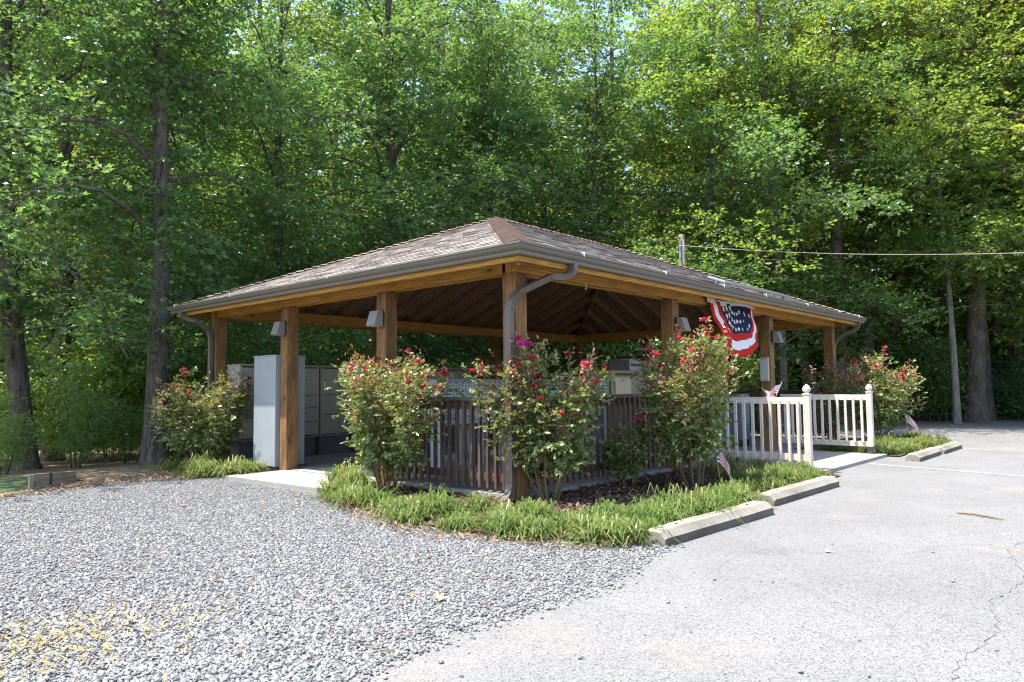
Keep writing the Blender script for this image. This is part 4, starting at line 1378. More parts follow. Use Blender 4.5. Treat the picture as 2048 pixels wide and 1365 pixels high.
def bunting():
    root = empty('bunting_flag', (5.3, -.06, 2.5), 'red white and blue pleated bunting with stars hung from the right beam', 'flag')
    C_ = Vector((5.31, 0, 2.50))
    bnd = [(4.45, 2.51), (4.60, 2.30), (4.74, 2.13), (4.88, 1.97), (5.02, 1.82), (5.16, 1.71), (5.30, 1.645), (5.45, 1.625), (5.62, 1.655), (5.80, 1.685), (5.97, 1.75), (6.10, 1.84), (6.165, 1.93), (6.175, 2.10), (6.17, 2.30), (6.17, 2.48)]
    def bp(s_):
        f = s_ * (len(bnd) - 1); i = min(int(f), len(bnd) - 2); t_ = f - i
        p0, p1, p2, p3 = bnd[max(i - 1, 0)], bnd[i], bnd[i + 1], bnd[min(i + 2, len(bnd) - 1)]
        return tuple(.5 * (2 * p1[n] + (p2[n] - p0[n]) * t_ + (2 * p0[n] - 5 * p1[n] + 4 * p2[n] - p3[n]) * t_ ** 2 + (3 * p1[n] - p0[n] - 3 * p2[n] + p3[n]) * t_ ** 3) for n in (0, 1))
    def pt(s_, r_):
        bx, bz = bp(s_)
        x_ = C_.x + (bx - C_.x) * r_; z_ = C_.z + (bz - C_.z) * r_
        y_ = -.06 - .016 * r_ * sin(s_ * 2 * pi * 7 + .6) - .05 * r_ * sin(s_ * pi) - .05 * r_ * r_ * max(0, sin((s_ - .45) * pi * 1.8))
        return Vector((x_, y_, z_ - .06 * 0))
    def rnav(s_):
        t_ = min(1, max(0, (s_ - .55) / .4)); return .55 + .28 * t_ * t_ * (3 - 2 * t_)
    mb = MB()
    ns, nr = 96, 36
    for i in range(ns):
        for j in range(nr):
            s0, s1, r0_, r1_ = i / ns, (i + 1) / ns, j / nr, (j + 1) / nr
            rm = (r0_ + r1_) / 2
            sm = (s0 + s1) / 2
            rn = rnav(sm); q_ = (rm - rn) / (1 - rn)
            wh = .33 < q_ < .68 and not (.17 < sm < .34)
            mi = 2 if q_ < 0 else (1 if wh else 0)
            f = [pt(s0, r0_), pt(s1, r0_), pt(s1, r1_), pt(s0, r1_)]
            if j == 0: f = f[1:]
            mb.face(f, None, mi)
    for (rr_, cnt, ph) in ((.86, 10, .07), (.60, 8, .09), (.33, 5, .14)):
        for k in range(cnt):
            s_ = ph + (1 - 2 * ph) * k / (cnt - 1)
            r0_ = rr_ * rnav(s_)
            bx, bz = bp(s_)
            R_ = math.hypot(bx - C_.x, bz - C_.z)
            arc = pi * R_ * r0_ / 1.02
            q_ = []
            for n_ in range(10):
                ra = .046 if n_ % 2 == 0 else .019
                a_ = pi / 2 + n_ * pi / 5
                q_.append(pt(min(1, max(0, s_ + ra * cos(a_) / arc)), min(1, r0_ - ra * sin(a_) / R_)) + Vector((0, -.014, 0)))
            c_ = pt(s_, r0_) + Vector((0, -.014, 0))
            for n_ in range(5):
                mb.face([c_, q_[2 * n_ - 1], q_[2 * n_], q_[(2 * n_ + 1) % 10]], None, 1)
    child(mb, 'cloth', [M['red'], M['whitecloth'], M['navy']], root)
    mb = MB()
    n = 24
    for i in range(n):
        a, b = i / n, (i + 1) / n
        x0, x1 = 4.43 + a * 1.76, 4.43 + b * 1.76
        za, zb = 2.555 - .03 * sin(a * pi * 2), 2.555 - .03 * sin(b * pi * 2)
        ya, yb = -.068 - .012 * sin(a * 25), -.068 - .012 * sin(b * 25)
        mb.face([(x0, ya, za - .085), (x1, yb, zb - .085), (x1, yb, zb), (x0, ya, za)])
    child(mb, 'heading_band', M['whitecloth'], root)
    mb = MB()
    for xx in (4.5, 5.3, 6.1):
        mb.tube([(xx, -.075, 2.53), (xx, -.085, 2.53)], .012, 8)
    child(mb, 'grommet', M['bolt'], root)
bunting()

def small_flag(base, top, fly, label, wdt=.30, hgt=.20, seed=1, sag=.4):
    """stick from base to top; cloth flies along 'fly' and droops"""
    base, top, fly = Vector(base), Vector(top), Vector(fly).normalized()
    root = empty('small_flag', base, label, 'flag', 'small stars and stripes flags')
    mb = MB(); mb.tube([base, top], .005, 6); child(mb, 'stick', M['stickwood'], root)
    mb = MB(); mb.lathe([(0, .02), (.008, .012), (.009, 0), (.006, -.008)], top, 8); child(mb, 'finial', M['stickwood'], root)
    d = (base - top).normalized()
    rr = random.Random(seed)
    nrm = fly.cross(d).normalized()
    mb = MB()
    nx, nz = 18, 9
    def P(a, b):
        p = top + d * (.02 + b * hgt) + fly * (a * wdt)
        p += Vector((0, 0, -1)) * (sag * wdt * a * a) + nrm * (.03 * sin(a * 9 + seed + b * 1.5) * a)
        return p
    for i in range(nx):
        for j in range(nz):
            a0, a1, b0, b1_ = i / nx, (i + 1) / nx, j / nz, (j + 1) / nz
            mi = 2 if (i < 7 and j < 5) else (0 if j % 2 == 0 else 1)
            mb.face([P(a0, b0), P(a1, b0), P(a1, b1_), P(a0, b1_)], None, mi)
    for r_ in range(5):
        for c in range(5):
            a, b = .04 + c * .075, .06 + r_ * .098
            q = P(a, b)
            for sg in (1, -1):
                star_faces(mb, q, fly, -d, .012, 1, nrm * (.004 * sg))
    child(mb, 'cloth', [M['red'], M['whitecloth'], M['navy']], root)
small_flag((4.56, -1.0, .93), (4.63, -1.1, 1.2), (-.6, .75, 0), 'small flag leaning right above the near walkway railing', wdt=.22, hgt=.15, seed=2, sag=.75)
small_flag((4.56, -.98, .93), (4.52, -.86, 1.12), (.45, -.75, 0), 'small flag crumpled low on the near walkway railing', wdt=.2, hgt=.135, seed=5, sag=.85)
small_flag((10.35, -1.45, GZ), (10.5, -1.35, .58), (.45, -.75, 0), 'small flag stuck in the grass past the far walkway post', wdt=.24, hgt=.20, seed=3, sag=1.3)
small_flag((2.52, -1.12, GZ), (2.58, -1.02, .44), (.55, -.6, 0), 'small flag hanging limp at the foot of the rose beside the walkway', wdt=.17, hgt=.22, seed=9, sag=1.5)

# ------------------------------------------------------------------ border grass
def tufts(name, poly, dens, seed, label, h=.26, z=GZ + .0, keepout=None):
    g = np.random.default_rng(seed)
    xs_ = [p[0] for p in poly]; ys_ = [p[1] for p in poly]
    area = (max(xs_) - min(xs_)) * (max(ys_) - min(ys_))
    n = int(area * dens)
    P = np.stack([g.uniform(min(xs_), max(xs_), n), g.uniform(min(ys_), max(ys_), n)], 1)
    P = P[in_poly(P[:, 0], P[:, 1], poly)]
    nb = 100
    m_ = len(P) * nb
    hs0 = g.uniform(.5, 1.1, len(P)) * np.where(g.random(len(P)) < .12, 1.5, 1.0)
    hs = np.repeat(hs0, nb)
    C = np.repeat(P, nb, 0) + g.normal(size=(m_, 2)) * .055
    a = g.random(m_) * 2 * pi
    reach = (.06 + g.random(m_) ** 1.1 * .30) * hs
    ht = h * hs * (.6 + g.random(m_) * .55) * np.where(reach > .2, .8, 1.0)
    wd = .0045 + g.random(m_) * .003
    dirv = np.stack([np.cos(a), np.sin(a)], 1)
    side = np.stack([-np.sin(a), np.cos(a)], 1)
    segs = [(0.0, 0.0, 1.0), (.25, .62, 1.0), (.62, .98, .8), (1.0, .72, .12)]
    V = []
    for (r_, z_, w_) in segs:
        c = C + dirv * (reach * r_)[:, None]
        zz = z + ht * z_ - (reach * .25 * r_)
        for sg in (1, -1):
            xy = c + side * (wd * w_ * sg)[:, None]
            V.append(np.concatenate([xy, zz[:, None]], 1))
    V = np.stack(V, 1).reshape(-1, 3)
    q = np.array([[0, 1, 3, 2], [2, 3, 5, 4], [4, 5, 7, 6]])
    Fq = (np.arange(m_)[:, None, None] * 8 + q[None]).reshape(-1, 4)
    u = np.clip(np.repeat(g.uniform(-.35, .3, len(P)), nb) + g.random(m_) * .95, 0, 1)
    u = np.repeat(u, 12)
    UV = np.stack([u, u * 0], -1).reshape(-1, 4, 2)
    o = np_mesh(name, V, Fq, UV, M['liriope'])
    tag(o, label, 'border grass', kind='stuff')
    return o
FRONT = [(-1.12, 2.05), (-1.28, 1.25), (-1.5, .26), (-1.6, -.47), (-1.42, -.85), (-1.32, -1.3), (-1.2, -1.75), (-1.02, -2.08), (-.8, -2.16), (.9, -2.08), (1.4, -1.95), (1.35, -1.62), (.7, -1.5), (.1, -1.42), (-.3, -1.3), (-.6, -.95), (-.75, -.35), (-.62, .2), (-.7, .9), (-.8, 1.4), (-.62, 2.2)]
tufts('border_grass', FRONT, 25, 3, 'clumping green border grass curving round the near corner to the wheel stop', .20)
tufts('border_grass', [(1.45, -1.98), (3.3, -1.92), (4.35, -1.85), (4.38, -.5), (3.6, -.35), (3.0, -.9), (2.5, -1.5), (1.5, -1.62)], 24, 4, 'thick border grass between the second wheel stop and the walkway', .2)
tufts('border_grass', [(-1.25, 5.25), (-.85, 4.78), (-.12, 4.8), (-.1, 5.8), (-.3, 6.7), (-.9, 6.4)], 30, 5, 'border grass under the leftmost rose bush by the gravel', .24)
tufts('border_grass', [(-.62, 2.32), (-.12, 2.32), (-.12, 2.75), (-.62, 2.75)], 45, 6, 'single tall grass clump at the corner of the concrete path', .30)
tufts('border_grass', [(7.66, -1.85), (9.0, -2.08), (10.8, -2.05), (11.6, -1.4), (10.8, -.9), (8.6, -.7), (7.66, -.6)], 19, 7, 'border grass behind the far wheel stops', .24)

# ------------------------------------------------------------------ rose bushes
def rose_bush(pos, wd, ht, label, seed, n_stem=9, n_leaf=3600, n_flush=700, n_bloom=14, blooms='petal', vase=.5, extra=None, lean=(0, 0)):
    g = np.random.default_rng(seed)
    rr = random.Random(seed)
    root = empty('rose_bush', (pos[0], pos[1], GZ), label, 'rose bush', 'rose bushes round the shelter')
    mb = MB()
    tips, along, shoots = [], [], []
    for k in range(n_stem):
        a = 2 * pi * k / n_stem + rr.uniform(-.3, .3)
        rad = wd / 2 * rr.uniform(.25, .95)
        top = ht * rr.uniform(.66, .9) * (1 - .22 * (rad / (wd / 2)) ** 2)
        e = Vector((cos(a) * rad + lean[0], sin(a) * rad + lean[1], top))
        b = Vector((cos(a) * .07, sin(a) * .07, 0))
        mid = b.lerp(e, .5) + Vector((cos(a), sin(a), 0)) * (.10 * wd) * (1 - vase)
        pts = [(b.lerp(mid, t)).lerp(mid.lerp(e, t), t) + Vector((rr.uniform(-.02, .02), rr.uniform(-.02, .02), 0)) for t in [i / 6 for i in range(7)]]
        mb.tube(pts, [.012 - .0014 * i for i in range(7)], 5)
        for j in range(1, 7):
            for q in range(3):
                d = Vector((rr.uniform(-1, 1), rr.uniform(-1, 1), rr.uniform(.1, 1.0))).normalized()
                ln = rr.uniform(.12, .30) * (wd / 1.4)
                p0 = pts[j]; p1 = p0 + d * ln * .6 + Vector((0, 0, .02)); p2 = p0 + d * ln + Vector((0, 0, .03))
                if p2.z < ht * .18: continue
                mb.tube([p0, p1, p2], [.005, .004, .002], 4, cap=False)
                along += [p1, p2, p0]
                if j >= 4: tips.append(p2)
        tips.append(pts[-1])
        for q in range(2):
            p0 = pts[-1 - q]; d = Vector((cos(a) * .35 + rr.uniform(-.35, .35), sin(a) * .35 + rr.uniform(-.35, .35), 1)).normalized() * ht * rr.uniform(.10, .22)
            mb.tube([p0, p0 + d * .5 + Vector((rr.uniform(-.02, .02), rr.uniform(-.02, .02), 0)), p0 + d], [.005, .004, .0025], 4, cap=False)
            shoots.append(p0 + d); shoots.append(p0 + d * .7)
            tips.append(p0 + d)
    for (dx, dy, dz, r_, mk) in (extra or []):
        mb.tube([(dx * .4, dy * .4, dz * .5), (dx * .85, dy * .85, dz * .8), (dx, dy, dz)], [.006, .005, .003], 4)
    mb.build('stems', M['twig'], root)
    # leaves: compound sprays along the twigs and filling the mass
    cen = np.array([tuple(p) for p in along])
    cz = (cen[:, 2] - ht * .55) / (ht * .5)
    ns = int(n_leaf * 1.35) // 5
    ci = g.integers(0, len(cen), ns)
    base = cen[ci] + g.normal(size=(ns, 3)) * np.array([.085, .085, .075]) * (wd / 1.3)
    keep = base[:, 2] > ht * (.17 + .14 * g.random(ns))
    base = base[keep]; ns = len(base)
    out = unit(base - np.array([0, 0, ht * .45])) + g.normal(size=(ns, 3)) * .6
    out = unit(out)
    sd2 = unit(np.cross(out, np.array([0, 0, 1.0])))
    LP, LD = [], []
    for (t, s_) in ((.0, .9), (.0, -.9), (.035, .8), (.035, -.8), (.06, 0)):
        LP.append(base + out * t)
        LD.append(out * (.6 if s_ else 1) + sd2 * s_ + np.array([0, 0, -.15]))
    LP = np.concatenate(LP); LD = np.concatenate(LD)
    n = len(LP)
    V, Fq, UV = leaf_arrays(LP, LD, .042 + g.random(n) * .026, .030 + g.random(n) * .016, g, up=.9, fold=.15)
    leafset = (V, Fq, UV)
    fo = np_mesh('foliage', V, Fq, UV, M['rose'], root)
    # red new growth at the shoot tips
    tp = np.array([tuple(p) for p in tips + shoots])
    hi = tp[:, 2] > ht * .3
    tp = tp[hi] if hi.sum() > 4 else tp
    n_flush = int(n_flush * 1.5)
    ci = g.integers(0, len(tp), n_flush)
    PB_ = tp[ci] + g.normal(size=(n_flush, 3)) * np.array([.035, .035, .05]) + np.array([0, 0, .03])
    V, Fq, UV = leaf_arrays(PB_, g.normal(size=(n_flush, 3)) + np.array([0, 0, .35]), .036 + g.random(n_flush) * .034, .018 + g.random(n_flush) * .012, g, up=.4)
    clu = np.repeat((np.clip(.15 + .85 * g.random(len(tp)), 0, 1)[ci] * .75 + .25 * g.random(n_flush)), 6)
    UV[..., 0] = clu.reshape(-1, 3)
    if n_leaf < 1600:
        fv = join_arrays([leafset, (V, Fq, UV)])
        bpy.data.objects.remove(fo)
        np_mesh('foliage', fv[0], fv[1], fv[2], [M['rose'], M['roseflush']], root, mi=fv[3])
    else:
        np_mesh('new_growth', V, Fq, UV, M['roseflush'], root)
    # blooms
    def bloom(p, r_, mt):
        n_ = 26
        a = g.random(n_) * 2 * pi
        el = g.random(n_) * 1.2
        D = np.stack([np.cos(a) * np.cos(el), np.sin(a) * np.cos(el), np.sin(el)], 1)
        V, Fq, UV = leaf_arrays(D * r_ * .12, D, r_ * (.8 + g.random(n_) * .4), r_ * (.8 + g.random(n_) * .3), g, up=1.0, fold=.25)
        o = np_mesh('bloom', V, Fq, UV, mt, root)
        o.location = p
    order = sorted(range(len(tips)), key=lambda i: -tips[i].z + rr.uniform(0, ht * .6))
    for k in range(min(int(n_bloom * 2.0), len(order))):
        p = tips[order[k]] + Vector((rr.uniform(-.03, .03), rr.uniform(-.03, .03), .05))
        bloom(p, rr.uniform(.034, .052), M[blooms])
    if extra:
        for (dx, dy, dz, r_, mk) in extra:
            bloom(Vector((dx, dy, dz)), r_, M[mk])
    return root
rose_bush((-.42, 6.3), 1.55, 1.50, 'wide low rose bush at the far left in front of the corner downspout', 21, 13, 6500, 650, 7, vase=.25)
rose_bush((-.46, 1.60), 1.36, 1.72, 'dense rose bush between the concrete path and the left railing', 22, 12, 6200, 900, 11, vase=.35)
rose_bush((.22, -.26), 1.36, 1.72, 'vase shaped rose bush hiding the near corner post and downspout', 23, 12, 6000, 950, 17, vase=.6,
          extra=[(-.31, .06, 1.69, .045, 'magenta'), (-.28, .025, 1.68, .04, 'magenta'), (-.34, .095, 1.68, .04, 'magenta')], lean=(.02, 0))
rose_bush((2.08, -.98), 1.22, 1.92, 'tall rose bush right of the corner under the bunting', 24, 12, 6800, 1150, 15, vase=.35)
rose_bush((1.72, -.3), .5, .85, 'small shaded rose bush against the right railing', 25, 6, 1500, 60, 3, 'magenta', vase=.2)
rose_bush((10.15, -.85), 1.5, 1.85, 'rose bush beyond the far walkway railing', 26, 12, 6000, 1100, 12, vase=.35)
rose_bush((9.9, .0), 1.0, 1.95, 'thin rose bush in the shade of the far right corner post', 27, 7, 1500, 260, 4, vase=.6)

# ------------------------------------------------------------------ trees
LIT = [(-40, -60), (14.2, -60), (14.4, -1.0), (11.4, .3), (.3, .3), (.3, 6.5), (-.7, 6.3), (-1.0, 5.6), (-2.4, 5.0), (-40, 1)]
ROOFLIT = [(-.7, -.7), (A + .7, -.7), (A + .7, .2), (RX1, YR + .15), (RX0, YR + .15), (-.7, B + .7)]
def shade_ok(P):
    """True where a leaf cluster would not throw its shade on the sunlit clearing or roof"""
    x = P[:, 0] + .286 * P[:, 2]; y = P[:, 1] - .245 * P[:, 2]
    h = P[:, 2] - 3.1
    xr = P[:, 0] + .286 * h; yr = P[:, 1] - .245 * h
    inside = (P[:, 0] > -.9) & (P[:, 0] < A + .9) & (P[:, 1] < B + 1.1)
    return ~in_poly(x, y, LIT) & ~(in_poly(xr, yr, ROOFLIT) & (h > 0)) & ~inside

def tree_geo(H_, r, cb, Rr, nlimb, seed, lean=(0, 0), per=50, leaf=.14, droop=.25, world=None, flat_=.17, sp_r=.36, shape='lobed', top=.9, shag=46):
    """returns trunk MB and foliage arrays in local coordinates"""
    rr = random.Random(seed); g = np.random.default_rng(seed)
    mb = MB()
    n = 9
    tr = []
    wob = Vector((rr.uniform(-.2, .2), rr.uniform(-.2, .2), 0))
    for i in range(n + 1):
        t = i / n
        tr.append(Vector((lean[0] * t + wob.x * sin(t * 5), lean[1] * t + wob.y * sin(t * 4 + 1) - wob.y * sin(1), H_ * .93 * t - .25 * (i == 0))))
    rad = [max(.02, r * (1 - .82 * (i / n) ** 1.1)) for i in range(n + 1)]
    pts = [tr[0], tr[0].lerp(tr[1], .22), tr[0].lerp(tr[1], .5)] + tr[1:]
    rd = [r * 1.75, r * 1.18, r * 1.03] + rad[1:]
    mb.tube(pts, rd, 12)
    def trunk_at(z):
        f = max(0, min(n - 1e-4, z / (H_ * .93) * n)); i = int(f)
        return tr[i].lerp(tr[i + 1], f - i), rad[i] * (1 - (f - i)) + rad[i + 1] * (f - i)
    cents = []
    for k in range(nlimb):
        hz = cb + (H_ * top - cb) * ((k + rr.random()) / nlimb)
        hf = (hz - cb) / max(.1, H_ - cb)
        az = k * 2.399 + rr.uniform(-.5, .5)
        Ln = Rr * (.72 + .5 * sin(min(1, hf * 1.25) * pi)) * (1 - .45 * hf ** 2) * rr.uniform(.75, 1.12)
        el = -.05 + .85 * hf + rr.uniform(-.12, .2)
        p, r0_ = trunk_at(hz)
        d = Vector((cos(az) * cos(el), sin(az) * cos(el), sin(el)))
        sidev = Vector((-sin(az), cos(az), 0)) * rr.uniform(-.18, .18)
        pts = []
        m_ = 6
        for i in range(m_ + 1):
            t = i / m_
            pts.append(p + d * (Ln * t) + sidev * (Ln * t * t) + Vector((0, 0, Ln * (.16 * sin(t * pi) - droop * t * t))) + Vector((rr.uniform(-.05, .05), rr.uniform(-.05, .05), rr.uniform(-.04, .04))))
        lr = max(.014, min(r0_ * .4, .010 * Ln + .008))
        if world is not None:
            end = np.array([[*(pts[-1] + Vector(world))], [*(pts[3] + Vector(world))]])
            ok = shade_ok(end)
            if not ok[1]:
                continue
            if not ok[0]:
                pts = pts[:4]
        mm = len(pts) - 1
        mb.tube(pts, [lr * (1 - .82 * i / mm) for i in range(mm + 1)], 5, cap=False)
        nt_ = 8
        for j in range(nt_):
            f = .42 + .58 * (j + rr.random() * .6) / nt_
            f = min(f, .999) * mm
            i = int(f); q = pts[i].lerp(pts[i + 1], f - i)
            sg = 1 if j % 2 else -1
            a2 = az + sg * rr.uniform(.5, 1.25)
            d2 = Vector((cos(a2), sin(a2), rr.uniform(-.25, .4)))
            tl = Ln * rr.uniform(.16, .34)
            e1 = q + d2 * tl * .55 + Vector((0, 0, .04)); e2 = q + d2 * tl + Vector((0, 0, -.10 * tl))
            mb.tube([q, e1, e2], [lr * .28, lr * .2, .006], 4, cap=False)
            cents += [e2, e1, e1.lerp(e2, .55)]
        cents += [pts[-1], pts[-2]]
    for k in range(shag):                          # short leafy shoots along the trunk
        hz = cb * .75 + (H_ * .9 - cb * .75) * (k + rr.random()) / shag
        p, r0_ = trunk_at(hz)
        a = rr.random() * 6.283; sh = rr.uniform(.35, 1.7)
        e = p + Vector((cos(a) * sh, sin(a) * sh, rr.uniform(-.1, .35)))
        mb.tube([p, p.lerp(e, .5) + Vector((0, 0, .08)), e], [.016, .011, .005], 4, cap=False)
        cents += [e, p.lerp(e, .6)]
    C = np.array([tuple(c) for c in cents])
    if world is not None:
        C = C[shade_ok(C + np.array(world)[None])]
    nC = len(C)
    nl = 6
    thin = np.where(C[:, 2] > H_ * .72, .38 if world is not None else .8, 1.0)          # the crown opens up towards its top
    cnt = np.maximum(1, (per / nl * g.uniform(.15, 1.75, nC) * thin).astype(int))
    idx = np.repeat(np.arange(nC), cnt)
    m1 = len(idx)
    tilt = g.normal(size=(nC, 2)) * .3
    off = g.normal(size=(m1, 3)) * np.array([sp_r, sp_r, flat_])
    off[:, 2] += off[:, 0] * tilt[idx, 0] + off[:, 1] * tilt[idx, 1]
    Q = np.repeat(C[idx] + off, nl, 0)            # a rosette of leaves at each twig end
    offr = np.repeat(off, nl, 0)
    m2 = len(Q)
    aa = (np.tile(np.arange(nl), m1) + np.repeat(g.random(m1), nl)) * (2 * pi / nl) + g.normal(size=m2) * .25
    D = np.stack([np.cos(aa), np.sin(aa), g.normal(size=m2) * .3 - .22], 1) + unit(offr) * .5
    P = Q + D * .02 + g.normal(size=(m2, 3)) * .03
    LA = leaf_arrays(P, D, leaf * (.65 + g.random(m2) * .6), leaf * .66 * (.7 + g.random(m2) * .5), g, up=1.1, fold=.12, shape=shape)
    LA[2][..., 0] = np.clip(LA[2][..., 0] * .7 + np.repeat(np.repeat(g.random(m1), nl) * .3, LA[1].shape[0] // m2)[:, None], 0, 1)
    return mb, LA

def at(u, d, z=None):
    """ground point at photo column u (2048 px wide) and horizontal distance d from the camera"""
    a = math.atan((u - 1024) / 1449.3)
    x = CX + (FW[0] * cos(a) + RT[0] * sin(a)) * d
    y = CY + (FW[1] * cos(a) + RT[1] * sin(a)) * d
    return (x, y, gz_at(x, y))

def tree(pos, label, cat, group, bark, leafm, **kw):
    root = empty('oak_tree' if leafm != 'maple' else 'maple_tree', pos, label, cat, group)
    mb, LA = tree_geo(world=pos, **kw)
    mb.build('trunk', M[bark], root, smooth=True)
    np_mesh('crown', *LA, M[leafm], root)
    return root
G1 = 'trees at the edge of the clearing'
tree(at(312, 15.2), 'tall straight oak behind the leftmost rose bush with bare lower trunk', 'tree', G1, 'bark', 'oakdark', H_=14, r=.21, cb=2.7, Rr=3.9, nlimb=30, seed=101, droop=.38, shag=150)
tree(at(62, 17.0), 'leaning oak above the low timber wall at the left edge', 'tree', G1, 'bark', 'oakdark', H_=14, r=.20, cb=2.8, Rr=4.4, nlimb=30, seed=102, droop=.38, shag=80, lean=(-.9, .3))
tree(at(108, 20.0), 'shaded oak just right of the leaning one by the timber wall', 'tree', G1, 'bark', 'oak', H_=15, r=.21, cb=3.0, Rr=4.4, nlimb=26, seed=103)
tree(at(772, 20.8), 'thick dark oak rising behind the left roof slope', 'tree', G1, 'bark', 'oakdark', H_=15.5, r=.26, cb=2.4, per=60, shag=90, Rr=4.6, nlimb=34, seed=104)
tree(at(560, 19.3), 'leafy oak behind the left end of the roof', 'tree', G1, 'bark', 'oakdark', H_=14.5, r=.15, cb=2.0, per=56, shag=90, Rr=4.2, nlimb=30, seed=114)
tree(at(978, 22.6), 'slim dark oak directly behind the roof peak', 'tree', G1, 'bark', 'oakdark', H_=16, r=.17, cb=2.2, per=62, shag=110, Rr=4.4, nlimb=32, seed=105)
tree(at(1190, 23.2), 'bushy oak with low branches behind the roof right of the peak', 'tree', G1, 'bark', 'oakdark', H_=16, r=.13, cb=2.0, per=62, shag=110, Rr=4.6, nlimb=34, seed=106)
tree(at(1408, 23.5), 'oak with a slightly leaning trunk behind the utility pole', 'tree', G1, 'bark', 'maple', H_=16, r=.19, cb=2.6, Rr=4.4, nlimb=32, seed=107, shag=16, lean=(.5, -.4))
tree(at(1560, 23.0), 'leafy oak behind the bunting end of the roof', 'tree', G1, 'bark', 'oakdark', H_=16, r=.15, cb=2.4, Rr=4.2, nlimb=30, seed=115)
tree(at(1684, 26.0), 'tall twin trunked oak behind the right roof corner', 'tree', G1, 'bark', 'oak', H_=20, r=.22, cb=4.0, Rr=4.4, nlimb=30, seed=108, shag=10)
tree(at(1738, 28.5), 'tall oak with crooked limbs left of the pale slim trunk', 'tree', G1, 'bark', 'oak', H_=20, r=.22, cb=5.5, Rr=4.0, nlimb=24, seed=109, shag=10)
tree(at(1908, 26.4), 'slim pale barked maple at the edge of the far gravel', 'tree', G1, 'barkpale', 'maple', H_=13, r=.105, cb=4.6, Rr=3.0, nlimb=20, seed=110, lean=(-.05, .2))
tree(at(1944, 28.2), 'massive oak with flared base at the edge of the far gravel', 'tree', G1, 'bark', 'oak', H_=21, r=.31, cb=7.0, Rr=4.6, nlimb=24, seed=111, shag=12, lean=(.6, -.7))
tree(at(2026, 33.0), 'grey trunked oak at the right edge of the photo', 'tree', G1, 'bark', 'oakdark', H_=20, r=.34, cb=5.5, Rr=4.4, nlimb=26, seed=112, shag=12)
tree(at(2130, 26.0), 'leafy oak overhanging from the right edge', 'tree', G1, 'bark', 'oak', H_=17, r=.22, cb=4.0, Rr=4.6, nlimb=28, seed=113)

# woodland behind: copies of four trees
protoT = []
for k, (lm, Hh, rr_, cb) in enumerate([('oak', 21, .2, 3.0), ('backleaf', 19, .16, 2.0), ('oakdark', 20, .22, 3.5), ('backleaf', 22, .2, 4.5)]):
    mb, LA = tree_geo(H_=Hh, r=rr_, cb=cb, Rr=4.6, nlimb=22, seed=200 + k, per=34, leaf=.19, sp_r=.46, shape='kite', shag=20)
    tk = mb.build('trunk', M['bark'], None, smooth=True)
    cr = np_mesh('crown', *LA, M[lm])
    protoT.append((tk, cr))
usedT = set()
rw = random.Random(5)
spots = []
for d0_, step, cnt in ((29, 150, 0), (35, 130, 1), (43, 120, 2), (54, 110, 3)):
    u = -160 + cnt * 47
    while u < 2500:
        spots.append((u + rw.uniform(-40, 40), d0_ + rw.uniform(-3, 3))); u += step * rw.uniform(.8, 1.2) * 30 / d0_ * 1.25
for (u, d) in spots:
    k = rw.randrange(4)
    p = at(u, d)
    # stay off the far gravel
    if p[0] > 11 and p[1] < 1.5 and u < 1830 and d < 24: continue
    root = empty('woodland_tree', p, 'slender leafy tree standing deep in the woods behind the front row', 'tree', 'woodland trees behind the front row', rw.random() * 6.28)
    sc_ = rw.uniform(.85, 1.15)
    root.scale = (sc_, sc_, sc_)
    for q in protoT[k]:
        if k not in usedT: o = q
        else:
            o = q.copy(); COL.objects.link(o)
        o.parent = root
    usedT.add(k)

# understorey shrubs and saplings
def shrub_proto(seed, leafm, ht, wd, n_stem, per, leaf, name):
    g = np.random.default_rng(seed); rr = random.Random(seed)
    mb = MB(); cen = []
    for k in range(n_stem):
        a = rr.random() * 6.28; rad = wd * .5 * rr.random() ** .6
        e = Vector((cos(a) * rad, sin(a) * rad, ht * rr.uniform(.55, 1)))
        b = Vector((cos(a) * rad * .25, sin(a) * rad * .25, 0))
        mid = b.lerp(e, .5) + Vector((rr.uniform(-.1, .1), rr.uniform(-.1, .1), .1))
        pts = [(b.lerp(mid, t)).lerp(mid.lerp(e, t), t) for t in (0, .25, .5, .75, 1)]
        mb.tube(pts, [.018, .015, .012, .008, .004], 5, cap=False)
        for j in range(1, 5):
            for q in range(4):
                d = Vector((rr.uniform(-1, 1), rr.uniform(-1, 1), rr.uniform(-.15, .45))) * (.42 * wd / 2)
                mb.tube([pts[j], pts[j] + d], [.006, .003], 3, cap=False)
                cen += [pts[j] + d, pts[j] + d * .5]
    C = np.array([tuple(c) for c in cen])
    n = len(C) * per
    off = g.normal(size=(n, 3)) * np.array([.16, .16, .08]) * (wd / 1.6)
    P = np.repeat(C, per, 0) + off
    P[:, 2] = np.maximum(P[:, 2], .03)
    D = off + g.normal(size=(n, 3)) * .1 + np.array([0, 0, -.03])
    LA = leaf_arrays(P, D, leaf * (.6 + g.random(n) * .7), leaf * (.6 if leafm != 'pine' else .1) * (.7 + g.random(n) * .5), g, up=.8)
    return mb.build('stems', M['bark'], None), np_mesh('foliage', *LA, M[leafm])
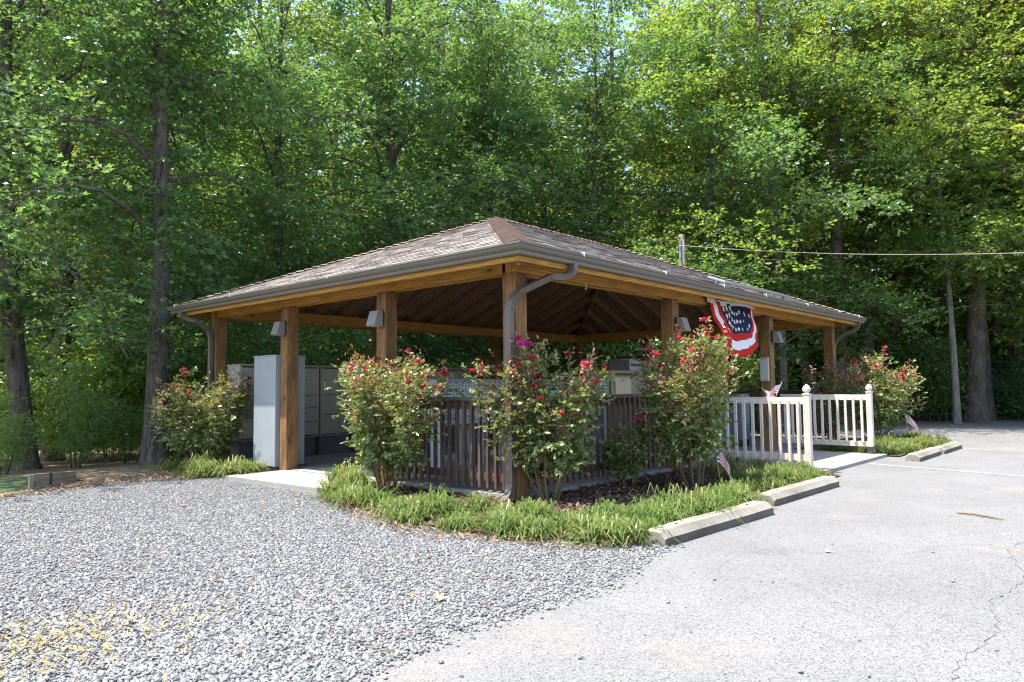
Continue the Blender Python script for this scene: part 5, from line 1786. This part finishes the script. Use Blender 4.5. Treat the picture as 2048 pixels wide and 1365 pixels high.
SP = {'oak': shrub_proto(301, 'oak', 3.2, 2.6, 9, 22, .14, 'a'), 'maple': shrub_proto(302, 'maple', 2.6, 2.2, 8, 22, .13, 'b'), 'dark': shrub_proto(303, 'oakdark', 2.9, 2.4, 9, 24, .12, 'c'), 'pine': shrub_proto(304, 'pine', 1.9, 1.3, 4, 26, .16, 'd')}
usedS = set()
def shrub(kind, pos, sc_, label, group, rz):
    root = empty('pine_sapling' if kind == 'pine' else 'understorey_shrub', pos, label, 'shrub', group, rz)
    root.scale = (sc_, sc_, sc_ * rw.uniform(.9, 1.1))
    for q in SP[kind]:
        if kind not in usedS: o = q
        else:
            o = q.copy(); COL.objects.link(o)
        o.parent = root
    usedS.add(kind)
for (u, d, k, s_) in [(10, 15.6, 'pine', .8), (155, 16.2, 'pine', 1.0), (262, 17.0, 'pine', .9), (350, 17.5, 'pine', .9)]:
    shrub(kind=k, pos=at(u, d), sc_=s_, label='feathery young pine growing in the shade left of the shelter', group='young pines left of the shelter', rz=rw.random() * 6)
for (u, d, s_) in [(-60, 18.5, .9), (150, 19.0, .9), (225, 20.5, 1.0), (345, 18.6, .8), (405, 19.5, .9), (470, 18.8, .8), (640, 19.8, .9), (700, 18.9, .8), (830, 20.6, .9), (900, 19.9, .8), (1060, 20.6, .9), (1230, 22.0, .9), (1290, 21.0, .8)]:
    shrub('maple', at(u, d), s_, 'light green young maple shrub in the undergrowth just behind the shelter', 'young maple shrubs behind the shelter', rw.random() * 6)
u = -200
while u < 2350:
    for d, lo in ((20.5, .8), (24.5, 1.0), (29.5, 1.3), (38, 1.8)):
        uu = u + rw.uniform(-60, 60); dd = d + rw.uniform(-1.2, 1.2)
        if uu > 1760 and dd < 33: dd += 8
        if uu < 330 and dd < 22: continue
        p = at(uu, dd)
        if p[0] > 10.8 and p[1] < 2.2 and p[0] < 21.8 : continue
        if -1 < p[0] < 11.6 and p[1] < 8.4: continue
        shrub(rw.choice(['oak', 'maple', 'dark', 'dark']), p, lo * rw.uniform(.75, 1.15), 'leafy understorey shrub filling the gap between the tree trunks', 'understorey shrubs between the trunks', rw.random() * 6)
    u += 118
